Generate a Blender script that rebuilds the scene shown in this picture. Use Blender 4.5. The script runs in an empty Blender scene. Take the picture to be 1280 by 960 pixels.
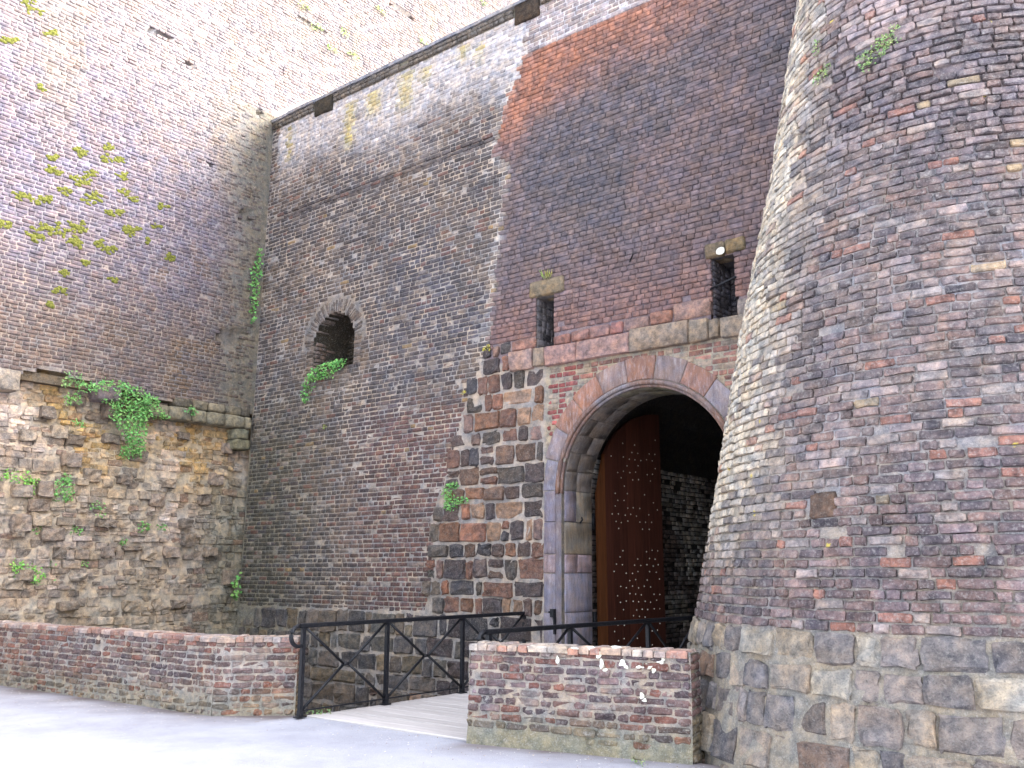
import bpy, bmesh, math, random
import numpy as np
from math import sin, cos, pi, radians, sqrt, atan2, hypot
from mathutils import Vector, Matrix

S = bpy.context.scene
COL = S.collection
rng = np.random.default_rng(11)
random.seed(5)

# ------------------------------------------------------------------ camera
F, YH = 1150.0, 714.0
PITCH = math.atan((YH - 480) / F)
YAW = pi / 2 - math.atan((640 + 830.0) / hypot(F, YH - 480))
HD = np.array([-sin(YAW), cos(YAW), 0.0]); RT = np.array([cos(YAW), sin(YAW), 0.0])
FW = HD * cos(PITCH) + np.array([0, 0, sin(PITCH)])
UP = -HD * sin(PITCH) + np.array([0, 0, cos(PITCH)])
CAM = -(0.48 * RT + 14.1 * HD); CAM[2] = 1.65
cam = bpy.data.cameras.new('camera'); cam_o = bpy.data.objects.new('camera', cam); COL.objects.link(cam_o)
cam.sensor_fit = 'HORIZONTAL'; cam.sensor_width = 36.0; cam.lens = 36.0 * F / 1280.0
cam.clip_start = 0.05; cam.clip_end = 2000
m = Matrix(((RT[0], UP[0], -FW[0], CAM[0]), (RT[1], UP[1], -FW[1], CAM[1]), (RT[2], UP[2], -FW[2], CAM[2]), (0, 0, 0, 1)))
cam_o.matrix_world = m
S.camera = cam_o

# ------------------------------------------------------------------ light
SUN_EL, SUN_AZ = radians(38), radians(48)          # azimuth from +Y towards +X
w = bpy.data.worlds.new('World'); S.world = w; w.use_nodes = True
nt = w.node_tree
sky = nt.nodes.new('ShaderNodeTexSky'); sky.sky_type = 'NISHITA'; sky.sun_disc = False
sky.sun_elevation = SUN_EL; sky.sun_rotation = SUN_AZ
sky.dust_density = 4.0; sky.ozone_density = 1.0; sky.air_density = 1.0
hs = nt.nodes.new('ShaderNodeHueSaturation'); hs.inputs['Saturation'].default_value = 0.42
nt.links.new(sky.outputs[0], hs.inputs['Color'])
bg = nt.nodes['Background']; nt.links.new(hs.outputs[0], bg.inputs[0]); bg.inputs[1].default_value = 0.15
sl = bpy.data.lights.new('sun', 'SUN'); sun = bpy.data.objects.new('sun', sl); COL.objects.link(sun)
sl.energy = 0.5; sl.angle = radians(24); sl.color = (1.0, 0.965, 0.92)
sd = Vector((sin(SUN_AZ) * cos(SUN_EL), cos(SUN_AZ) * cos(SUN_EL), sin(SUN_EL)))
sun.rotation_euler = sd.to_track_quat('Z', 'Y').to_euler()
S.view_settings.view_transform = 'Standard'; S.view_settings.look = 'None'
S.view_settings.gamma = 1.0; S.view_settings.exposure = 3.0

# ------------------------------------------------------------------ helpers: colour, noise, projection
K = 0.5                                             # photograph tone -> surface albedo


def lin(c):
    c = np.asarray(c, float) / 255.0
    return np.where(c <= 0.04045, c / 12.92, ((c + 0.055) / 1.055) ** 2.4)


def alb(*c, k=None):
    return lin(c) * (K if k is None else k)


def _hash(ix, iy, seed):
    v = (ix * 374761393 + iy * 668265263 + seed * 1442695041).astype(np.int64) & 0x7fffffff
    v = ((v ^ (v >> 13)) * 1274126177) & 0x7fffffff
    return ((v ^ (v >> 16)) & 0xffff) / 65535.0


def vnoise(x, y, seed=0):
    x = np.asarray(x, float); y = np.asarray(y, float)
    ix = np.floor(x).astype(np.int64); iy = np.floor(y).astype(np.int64)
    fx = x - ix; fy = y - iy
    fx = fx * fx * (3 - 2 * fx); fy = fy * fy * (3 - 2 * fy)
    a = _hash(ix, iy, seed); b = _hash(ix + 1, iy, seed); c = _hash(ix, iy + 1, seed); d = _hash(ix + 1, iy + 1, seed)
    return (a * (1 - fx) + b * fx) * (1 - fy) + (c * (1 - fx) + d * fx) * fy


def fbm(x, y, seed=0, o=4):
    s = 0; a = 0.5; t = 0
    for i in range(o):
        s = s + a * vnoise(np.asarray(x) * 2 ** i, np.asarray(y) * 2 ** i, seed + 17 * i); t += a; a *= 0.55
    return s / t


def sm(a, b, x):
    t = np.clip((np.asarray(x, float) - a) / (b - a), 0, 1)
    return t * t * (3 - 2 * t)


def mixc(a, b, t):
    t = np.asarray(t, float)[..., None]
    return a * (1 - t) + b * t


def project(P):
    d = np.asarray(P, float) - CAM
    z = d @ FW
    return 640 + F * (d @ RT) / z, 480 - F * (d @ UP) / z, z


def pray(x, y):
    return FW + RT * (x - 640) / F - UP * (y - 480) / F


def at_plane(x, y, axis, val):
    d = pray(x, y); t = (val - CAM[axis]) / d[axis]
    return CAM + t * d


BAT = 0.0165


def at_gate(x, y):
    d = pray(x, y); t = (BAT * CAM[2] - CAM[1]) / (d[1] - BAT * d[2])
    return CAM + t * d


def tower_edge(py):
    return np.interp(py, [0, 100, 230, 350, 420, 560, 720, 775, 800, 900, 950], [1001, 985, 965, 940, 928, 905, 880, 868, 865, 855, 850])


# ------------------------------------------------------------------ helpers: materials
def nd(t, typ, **kw):
    n = t.nodes.new(typ)
    for k, v in kw.items():
        if k.startswith('i_'):
            n.inputs[int(k[2:]) if k[2:].isdigit() else k[2:]].default_value = v
        else:
            setattr(n, k, v)
    return n


def new_mat(name, rough=0.9):
    m = bpy.data.materials.new(name); m.use_nodes = True
    b = m.node_tree.nodes['Principled BSDF']; b.inputs['Roughness'].default_value = rough
    b.inputs['Specular IOR Level'].default_value = 0.25
    return m, m.node_tree, b


def noise(t, vec, scale, detail=4, rough=0.6):
    n = nd(t, 'ShaderNodeTexNoise'); n.inputs['Scale'].default_value = scale
    n.inputs['Detail'].default_value = detail; n.inputs['Roughness'].default_value = rough
    if vec is not None: t.links.new(vec, n.inputs['Vector'])
    return n.outputs[0]


def mrange(t, v, a, b, c=0.0, d=1.0):
    n = nd(t, 'ShaderNodeMapRange'); t.links.new(v, n.inputs[0])
    for i, x in enumerate((a, b, c, d)): n.inputs[1 + i].default_value = x
    return n.outputs[0]


def math2(t, op, a, b):
    n = nd(t, 'ShaderNodeMath', operation=op)
    for i, x in enumerate((a, b)):
        if hasattr(x, 'links'): t.links.new(x, n.inputs[i])
        else: n.inputs[i].default_value = x
    return n.outputs[0]


def cmix(t, f, a, b, mode='MIX'):
    n = nd(t, 'ShaderNodeMix', data_type='RGBA', blend_type=mode)
    for i, x in ((0, f), (6, a), (7, b)):
        if hasattr(x, 'links'): t.links.new(x, n.inputs[i])
        else: n.inputs[i].default_value = x if i == 0 else (*x, 1)
    return n.outputs[2]


def masonry(name, mottle=0.5, fine=55, lime=(0.42, 0.40, 0.38), lichen=0.0, bump=0.6, bdist=0.012, streak=False, smear=0.5):
    m, t, b = new_mat(name)
    a = nd(t, 'ShaderNodeAttribute', attribute_name='col')
    g = nd(t, 'ShaderNodeNewGeometry').outputs['Position']
    if streak:
        mp = nd(t, 'ShaderNodeMapping'); mp.inputs['Scale'].default_value = (1, 1, 0.22)
        t.links.new(g, mp.inputs[0]); gs = mp.outputs[0]
    else:
        gs = g
    c = a.outputs['Color']
    n1 = mrange(t, noise(t, gs, 11, 5, 0.65), 0.3, 0.7, 1 - mottle, 1 + mottle)
    vv = nd(t, 'ShaderNodeCombineXYZ')
    for i in range(3): t.links.new(n1, vv.inputs[i])
    c = cmix(t, 1.0, c, vv.outputs[0], 'MULTIPLY')
    hz = mrange(t, noise(t, g, 5.5, 4, 0.6), 0.35, 0.65)
    c = cmix(t, hz, cmix(t, 1.0, c, (0.88, 0.95, 1.05), 'MULTIPLY'), cmix(t, 1.0, c, (1.12, 1.02, 0.88), 'MULTIPLY'))
    smr = math2(t, 'MULTIPLY', mrange(t, noise(t, gs, fine * 0.36, 5, 0.72), 0.56, 0.68), math2(t, 'MULTIPLY', a.outputs['Alpha'], smear))
    c = cmix(t, smr, c, lime)
    sp = math2(t, 'MULTIPLY', mrange(t, noise(t, gs, fine, 3, 0.7), 0.52, 0.74), math2(t, 'MULTIPLY', a.outputs['Alpha'], 0.6))
    c = cmix(t, sp, c, lime)
    dk = mrange(t, noise(t, g, fine * 1.7, 2, 0.6), 0.26, 0.46, 0.62, 1.0)
    vd = nd(t, 'ShaderNodeCombineXYZ')
    for i in range(3): t.links.new(dk, vd.inputs[i])
    c = cmix(t, 1.0, c, vd.outputs[0], 'MULTIPLY')
    if lichen:
        v = nd(t, 'ShaderNodeTexVoronoi'); v.inputs['Scale'].default_value = 2.6
        wz = nd(t, 'ShaderNodeVectorMath', operation='ADD')
        nn = nd(t, 'ShaderNodeTexNoise'); nn.inputs['Scale'].default_value = 30
        sc = nd(t, 'ShaderNodeVectorMath', operation='SCALE'); sc.inputs['Scale'].default_value = 0.06
        t.links.new(g, nn.inputs['Vector']); t.links.new(nn.outputs[1], sc.inputs[0])
        t.links.new(g, wz.inputs[0]); t.links.new(sc.outputs[0], wz.inputs[1]); t.links.new(wz.outputs[0], v.inputs['Vector'])
        f = math2(t, 'MULTIPLY', mrange(t, v.outputs['Distance'], 0.05, 0.075, 1, 0), lichen)
        c = cmix(t, f, c, (0.50, 0.40, 0.08))
    t.links.new(c, b.inputs['Base Color'])
    h = math2(t, 'ADD', noise(t, g, fine * 1.3, 4, 0.65), math2(t, 'MULTIPLY', noise(t, g, fine * 0.35, 3, 0.5), 1.2))
    bp = nd(t, 'ShaderNodeBump'); bp.inputs['Strength'].default_value = bump; bp.inputs['Distance'].default_value = bdist
    t.links.new(h, bp.inputs['Height']); t.links.new(bp.outputs[0], b.inputs['Normal'])
    return m


M_BRICK = masonry('weathered_brick', 0.45, 48)
M_TOWER = masonry('tower_brick', 0.55, 46, lichen=0.85, bump=1.0, bdist=0.014, smear=0.45)
M_STONE = masonry('rough_stone', 0.5, 46, lime=(0.34, 0.32, 0.29), bump=1.0, bdist=0.022, smear=0.35)
M_SAND = masonry('dressed_sandstone', 0.35, 40, lime=(0.42, 0.40, 0.42), bump=0.35, streak=True)
M_MORTAR = masonry('lime_mortar', 0.35, 70, lime=(0.5, 0.47, 0.44), bump=0.9, bdist=0.012)
M_RUBBLE = masonry('rubble_stone', 0.5, 46, lime=(0.52, 0.48, 0.40), bump=1.0, bdist=0.02, smear=0.5)


# ------------------------------------------------------------------ helpers: objects
def tag(o, label=None, cat=None, group=None, kind=None):
    if label: o['label'] = label
    if cat: o['category'] = cat
    if group: o['group'] = group
    if kind: o['kind'] = kind
    return o


def thing(name, loc, label, cat, group=None):
    o = bpy.data.objects.new(name, None); COL.objects.link(o); o.location = loc
    o.empty_display_size = 0.2
    return tag(o, label, cat, group)


def wloc(p):
    v = Vector((0, 0, 0))
    while p is not None:
        v += p.location; p = p.parent
    return v


def mesh_obj(name, V, Fc, mat, parent=None, colr=None, origin=None, smooth=False):
    """V in world coordinates; origin = where the object's own origin sits (world)."""
    V = np.asarray(V, float)
    base = np.array(wloc(parent)) if parent is not None else np.zeros(3)
    org = np.asarray(origin, float) if origin is not None else base
    me = bpy.data.meshes.new(name)
    me.from_pydata((V - org).tolist(), [], [tuple(int(i) for i in f) for f in Fc]) if not isinstance(Fc, np.ndarray) else fast_faces(me, V - org, Fc)
    if colr is not None:
        at = me.color_attributes.new('col', 'FLOAT_COLOR', 'POINT')
        at.data.foreach_set('color', np.asarray(colr, np.float32).ravel())
    me.polygons.foreach_set('use_smooth', [bool(smooth)] * len(me.polygons))
    me.materials.append(mat); me.update()
    o = bpy.data.objects.new(name, me); COL.objects.link(o)
    if parent is not None:
        o.parent = parent
    o.location = org - base
    return o


def fast_faces(me, V, Q):
    """quads only; a repeated last index marks a triangle (none used here)."""
    n = len(Q)
    me.vertices.add(len(V)); me.vertices.foreach_set('co', V.astype(np.float32).ravel())
    me.loops.add(4 * n); me.loops.foreach_set('vertex_index', Q.astype(np.int32).ravel())
    me.polygons.add(n)
    me.polygons.foreach_set('loop_start', np.arange(0, 4 * n, 4, dtype=np.int32))
    me.update(calc_edges=True)


# ------------------------------------------------------------------ pieces: bricks and stones as real geometry
class Tmpl:
    def __init__(s, nx, ny):
        gx = [-2, -1] + [(-1 + 2 * (i + 1) / (nx - 3)) for i in range(nx - 4)] + [1, 2] if nx > 3 else [-2, 0, 2]
        gy = [-2, -1] + [(-1 + 2 * (i + 1) / (ny - 3)) for i in range(ny - 4)] + [1, 2] if ny > 3 else [-2, 0, 2]
        pts = [(a, b) for b in gy for a in gx]
        s.a = np.array([p[0] for p in pts], float); s.b = np.array([p[1] for p in pts], float)
        idx = lambda i, j: j * nx + i
        fc = [(idx(i, j), idx(i + 1, j), idx(i + 1, j + 1), idx(i, j + 1)) for j in range(ny - 1) for i in range(nx - 1)]
        ring = [idx(i, 0) for i in range(nx)] + [idx(nx - 1, j) for j in range(1, ny)] + \
               [idx(i, ny - 1) for i in range(nx - 2, -1, -1)] + [idx(0, j) for j in range(ny - 2, 0, -1)]
        n0 = len(pts); s.n0 = n0; s.ring = np.array(ring)
        for k in range(len(ring)):
            k2 = (k + 1) % len(ring)
            fc.append((n0 + k, n0 + k2, ring[k2], ring[k]))
        s.fc = np.array(fc); s.nv = n0 + len(ring)
        s.border = (np.abs(s.a) == 2) | (np.abs(s.b) == 2)
        s.corner = (np.abs(s.a) == 2) & (np.abs(s.b) == 2)


T_LO = Tmpl(4, 4); T_LO.name = 'lo'
T_HI = Tmpl(5, 4)
T_ST = Tmpl(5, 5)
T_LONG = Tmpl(9, 4)


class Pieces:
    def __init__(s, tmpl, jit=0.004, wj=0.003, bev=0.010, rnd=0.35, bw=None):
        s.T = tmpl; s.rec = []; s.jit, s.wj, s.bev, s.rnd = jit, wj, bev, rnd
        s.bw = bw if bw is not None else bev * 0.8

    def add(s, u, v, du, dv, w, depth, col, extra=0.0):
        s.rec.append((u, v, du, dv, w, depth, extra, *col))

    def build(s, mapping):
        R = np.array(s.rec, float); n = len(R); T = s.T
        u, v, du, dv, wf, dp, ex = (R[:, i][:, None] for i in range(7))
        bx = np.minimum(s.bev, du * 0.25); by = np.minimum(s.bev, dv * 0.25)
        A = np.where(np.abs(T.a) == 2, T.a / 4 * du, T.a * (du / 2 - bx))
        B = np.where(np.abs(T.b) == 2, T.b / 4 * dv, T.b * (dv / 2 - by))
        shr = np.where(T.corner, 1.0, 0.0) * s.rnd
        A = A - np.sign(T.a) * shr * bx; B = B - np.sign(T.b) * shr * by
        sc = np.minimum(1.0, np.minimum(du, dv) / 0.06)
        A = A + rng.uniform(-1, 1, A.shape) * s.jit * sc; B = B + rng.uniform(-1, 1, A.shape) * s.jit * sc
        Wv = wf + rng.normal(0, 1, A.shape) * s.wj * sc - np.where(T.border, s.bw, 0.0)
        tilt = rng.normal(0, 1, (n, 2)) * s.wj * 0.9
        Wv = Wv + tilt[:, :1] * T.a / 2 + tilt[:, 1:] * T.b / 2
        U = u + A; Vv = v + B
        U = np.concatenate([U, U[:, T.ring]], 1); Vv = np.concatenate([Vv, Vv[:, T.ring]], 1)
        Wv = np.concatenate([Wv, np.repeat(wf - dp, len(T.ring), 1)], 1)
        X = mapping(U, Vv, Wv, ex)
        Cc = np.repeat(R[:, 7:11][:, None, :], T.nv, 1).copy()
        # each piece is not one flat tone: slight shift from vertex to vertex
        Cc[..., :3] *= rng.uniform(0.86, 1.14, (n, T.nv, 1))
        return X, Cc

    def finish(s, parent, mapping, mat, name, rest, nmax=300, vis=None, minpx=0.0, smooth=True, nofacing=False):
        if not s.rec: return
        X, Cc = s.build(mapping); T = s.T; n = len(X)
        c = X[:, :T.n0].mean(1)
        px, py, pz = project(c)
        x0, y0, _ = project(X[:, T.ring[0]]); k = len(T.ring)
        rp = X[:, T.ring]
        qx, qy, _ = project(rp.reshape(-1, 3)); qx = qx.reshape(n, k); qy = qy.reshape(n, k)
        area = 0.5 * np.sum(qx * np.roll(qy, -1, 1) - np.roll(qx, -1, 1) * qy, 1)
        nrm = np.cross(rp[:, 1] - rp[:, 0], rp[:, -1] - rp[:, 0])
        face = np.einsum('ij,ij->i', nrm, CAM - c) > 0
        ok = (pz > 0.3) & (px > 4) & (px < 1276) & (py > 4) & (py < 956) & (face | nofacing)
        if vis is not None: ok &= vis(c, px, py)
        sc = np.where(ok, np.abs(area), -1.0)
        order = np.argsort(-sc)
        pick = [i for i in order[:nmax] if sc[i] > minpx]
        mask = np.ones(n, bool); mask[pick] = False
        for i in pick:
            mesh_obj(name, X[i], T.fc, mat, parent, Cc[i], origin=c[i], smooth=smooth)
        rem = np.nonzero(mask)[0]
        if len(rem):
            Q = (T.fc[None] + (np.arange(len(rem)) * T.nv)[:, None, None]).reshape(-1, 4)
            o = mesh_obj(rest, X[rem].reshape(-1, 3), Q, mat, parent, Cc[rem].reshape(-1, 4), smooth=smooth)
            o['kind'] = 'stuff'
        return


def flat_map(O, U, V, N):
    O, U, V, N = (np.asarray(a, float) for a in (O, U, V, N))
    return lambda u, v, w, e=0: O + np.asarray(u)[..., None] * U + np.asarray(v)[..., None] * V + np.asarray(w)[..., None] * N


def spans(u0, u1, ex):
    """u0..u1 minus the intervals ex"""
    out = [(u0, u1)]
    for a, b in ex:
        nw = []
        for p, q in out:
            if b <= p or a >= q: nw.append((p, q)); continue
            if a > p: nw.append((p, a))
            if b < q: nw.append((b, q))
        out = nw
    return [s for s in out if s[1] - s[0] > 0.03]


def courses(u0, u1, v0, v1, h, ex, L=0.235, H=0.115, joint=0.013, ph=0.5, wavy=0.0):
    """bricks (u, v, du, dv) in courses; ex(v) gives the intervals to leave out"""
    res = []; v = v0; k = 0
    while v < v1 - h * 0.3:
        vc = v + h / 2
        for a, b in spans(u0, u1, ex(vc) if ex else []):
            u = a - (random.random() * 0.12 if b - a > 1 else 0)
            u = max(u, a)
            first = True
            while u < b - 0.02:
                l = (H if random.random() < ph else L) * random.uniform(0.9, 1.08)
                if first and b - a > 0.8: l *= random.uniform(0.4, 1); first = False
                if b - (u + l) < 0.07: l = b - u - joint
                if u + l > b: l = b - u - joint * 0.5
                if l > 0.025:
                    res.append((u + l / 2, vc, l, h - joint * random.uniform(0.75, 1.25), k))
                u += l + joint * random.uniform(0.7, 1.4)
        v += h; k += 1
    return np.array(res)


def sheet(name, parent, mapping, u0, u1, v0, v1, step, mat, colf, dispf=None, hole=None, extra=0.0, smooth=True):
    nu = max(2, int((u1 - u0) / step) + 1); nv = max(2, int((v1 - v0) / step) + 1)
    uu, vv = np.meshgrid(np.linspace(u0, u1, nu), np.linspace(v0, v1, nv))
    ww = dispf(uu, vv) if dispf else np.zeros_like(uu)
    X = mapping(uu, vv, ww, extra).reshape(-1, 3)
    cc = colf(uu.ravel(), vv.ravel())
    idx = np.arange(nu * nv).reshape(nv, nu)
    Q = np.stack([idx[:-1, :-1], idx[:-1, 1:], idx[1:, 1:], idx[1:, :-1]], -1).reshape(-1, 4)
    if hole is not None:
        cu = uu.ravel()[Q].mean(1); cv = vv.ravel()[Q].mean(1)
        Q = Q[~hole(cu, cv)]
    return mesh_obj(name, X, Q, mat, parent, cc, smooth=smooth)


def rgba(c, a):
    c = np.asarray(c, float); a = np.broadcast_to(np.asarray(a, float), c.shape[:-1])
    return np.concatenate([c, a[..., None]], -1)


def box_vf(x0, x1, y0, y1, z0, z1):
    V = [(x, y, z) for z in (z0, z1) for y in (y0, y1) for x in (x0, x1)]
    Fc = [(0, 2, 3, 1), (4, 5, 7, 6), (0, 1, 5, 4), (2, 6, 7, 3), (0, 4, 6, 2), (1, 3, 7, 5)]
    return V, Fc


def tube_vf(pts, r, n=8, closed_ends=True, flat=None):
    """tube along pts; flat=(half width, half height) gives a rectangular bar with the height kept near vertical"""
    P = [Vector(p) for p in pts]; V = []; Fc = []
    for i, p in enumerate(P):
        d = (P[min(i + 1, len(P) - 1)] - P[max(i - 1, 0)]).normalized()
        ref = Vector((0, 0, 1)) if abs(d.z) < 0.95 else Vector((0, 1, 0))
        a = d.cross(ref).normalized(); b = a.cross(d).normalized()
        if flat:
            hw, hh = flat; c = 0.3 * min(hw, hh)
            ring = [(hw - c, hh), (hw, hh - c), (hw, -hh + c), (hw - c, -hh), (-hw + c, -hh), (-hw, -hh + c), (-hw, hh - c), (-hw + c, hh)]
        else:
            rr = r[i] if hasattr(r, '__len__') else r
            ring = [(rr * cos(2 * pi * k / n), rr * sin(2 * pi * k / n)) for k in range(n)]
        for x, y in ring: V.append(p + a * x + b * y)
    n = 8 if flat else n
    for i in range(len(P) - 1):
        for k in range(n):
            k2 = (k + 1) % n
            Fc.append((i * n + k, i * n + k2, (i + 1) * n + k2, (i + 1) * n + k))
    Fc.append(tuple(range(n - 1, -1, -1))); Fc.append(tuple((len(P) - 1) * n + k for k in range(n)))
    return [tuple(v) for v in V], Fc


def join_vf(parts):
    V = []; Fc = []
    for v, f in parts:
        o = len(V); V += list(v); Fc += [tuple(i + o for i in q) for q in f]
    return V, Fc

# ================================================================== GROUND
XL = -7.56                                          # face of the tall left wall
m, t, b = new_mat('pale_asphalt', 0.95)
g = nd(t, 'ShaderNodeNewGeometry').outputs['Position']
n1 = mrange(t, noise(t, g, 1.3, 7, 0.7), 0.36, 0.64)
c = cmix(t, n1, alb(198, 198, 210, k=.64), alb(212, 212, 222, k=.70))
sp = mrange(t, noise(t, g, 160, 2, 0.6), 0.56, 0.64)
c = cmix(t, math2(t, 'MULTIPLY', sp, 0.5), c, alb(120, 118, 124))
sp2 = mrange(t, noise(t, g, 95, 2, 0.6), 0.62, 0.68)
c = cmix(t, math2(t, 'MULTIPLY', sp2, 0.5), c, alb(235, 232, 230))
a = nd(t, 'ShaderNodeAttribute', attribute_name='col')
c = cmix(t, a.outputs['Alpha'], c, a.outputs['Color'])
t.links.new(c, b.inputs['Base Color'])
bp = nd(t, 'ShaderNodeBump'); bp.inputs['Strength'].default_value = 0.6; bp.inputs['Distance'].default_value = 0.01
t.links.new(noise(t, g, 120, 3, 0.7), bp.inputs['Height']); t.links.new(bp.outputs[0], b.inputs['Normal'])
M_ASPH = m
EDGE = [(-60, -4.9), (-7.6, -4.9), (-1.25, -4.5), (-0.55, -4.06), (2.45, -4.06), (4.3, -3.6), (60, -3.6)]


def edge_y(x):
    return np.interp(x, [p[0] for p in EDGE], [p[1] for p in EDGE])


xs = np.concatenate([[-300, -60, -20], np.arange(-12, 8.01, 0.2), [20, 60, 300]])
ts = np.concatenate([[0, .04, .1, .18, .28, .4, .55, .75, 1.0, 1.4, 2, 3, 4.5, 7, 12, 30, 300]])
gx, gt = np.meshgrid(xs, ts)
gy = edge_y(gx) - gt
gz = 0.012 * (fbm(gx * 1.5, gy * 1.5, 3) - 0.5)
near = np.exp(-gt / 0.42) * (gx < -0.6) + np.exp(-gt / 0.25) * 0.9 * (gx > 2.0)
dirt = np.clip(near * 2.4 * fbm(gx * 3, gy * 3, 9), 0, 0.85)
dcol = rgba(np.broadcast_to(alb(142, 122, 112), gx.shape + (3,)), dirt)
idx = np.arange(gx.size).reshape(gx.shape)
Q = np.stack([idx[1:, :-1], idx[1:, 1:], idx[:-1, 1:], idx[:-1, :-1]], -1).reshape(-1, 4)
GV = np.stack([gx, gy, gz], -1).reshape(-1, 3); GC = dcol.reshape(-1, 4)
sk = idx[0]; n0 = len(GV)                           # the retaining face down into the moat
low = GV[sk].copy(); low[:, 2] = -2.6
GV = np.concatenate([GV, low]); GC = np.concatenate([GC, np.tile(np.array([*alb(120, 112, 104), 1.0]), (len(low), 1))])
kk = np.arange(len(sk) - 1)
Q = np.concatenate([Q, np.stack([sk[kk], sk[kk + 1], n0 + kk + 1, n0 + kk], -1)])
tag(mesh_obj('ground', GV, Q, M_ASPH, None, GC), kind='structure')
m, t, b = new_mat('moat_soil', 1.0)
g = nd(t, 'ShaderNodeNewGeometry').outputs['Position']
t.links.new(cmix(t, mrange(t, noise(t, g, 3, 5), .35, .65), alb(88, 84, 66), alb(112, 118, 84)), b.inputs['Base Color'])
mx, my = np.meshgrid(np.linspace(-9, 7, 40), np.linspace(-5.5, 0.6, 16))
mz = -2.4 + 0.25 * fbm(mx, my, 4)
idx = np.arange(mx.size).reshape(mx.shape)
tag(mesh_obj('moat_floor', np.stack([mx, my, mz], -1).reshape(-1, 3),
    np.stack([idx[:-1, :-1], idx[:-1, 1:], idx[1:, 1:], idx[1:, :-1]], -1).reshape(-1, 4), m), kind='structure')


# ================================================================== GATE WALL
GATE = thing('gate_wall', (0, 0, 0), 'tall weathered brick curtain wall holding the arched gateway and its stone corner blocks', 'wall')
gmap = flat_map((0, 0, 0), (1, 0, 0), (0, BAT, 1), (0, -1, 0))
AX, AZ, AR, ARO = 1.73, 2.85, 1.42, 1.73             # gate arch: centre x, springing height, inner and outer radius
SEAM = [(10.47, -0.35), (10.2, -0.62), (9.63, -0.83), (8.82, -1.14), (8.5, -0.85), (8.34, -0.79), (7.15, -0.97), (5.5, -1.17), (5.1, -1.2)]
OX, OZ, ORR = -5.13, 6.03, 0.60                      # small arched hole
W1 = (-0.18, 0.17, 5.08, 5.98); W2 = (2.91, 3.25, 5.06, 5.97)


def seam_x(z):
    return np.interp(z, [p[0] for p in SEAM[::-1]], [p[1] for p in SEAM[::-1]]) + 0.05 * (vnoise(np.asarray(z) * 9, 0, 4) - .5)


def quoin_l(z):
    return np.interp(z, [-3, 1.0, 1.8, 2.5, 3.1, 3.9, 4.3, 4.9, 5.35], [-2.35, -2.35, -2.2, -2.3, -2.0, -1.75, -1.6, -1.3, -1.15])


def lime_gate(x, z):
    """efflorescence on the courses under the coping"""
    edge = 10.15 - 0.10 * (x + 7) + 1.5 * (fbm(x * 0.8, z * 0.5, 21) - 0.5)
    return sm(edge - 0.6, edge + 0.9, z) * (x > -7.3)


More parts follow.
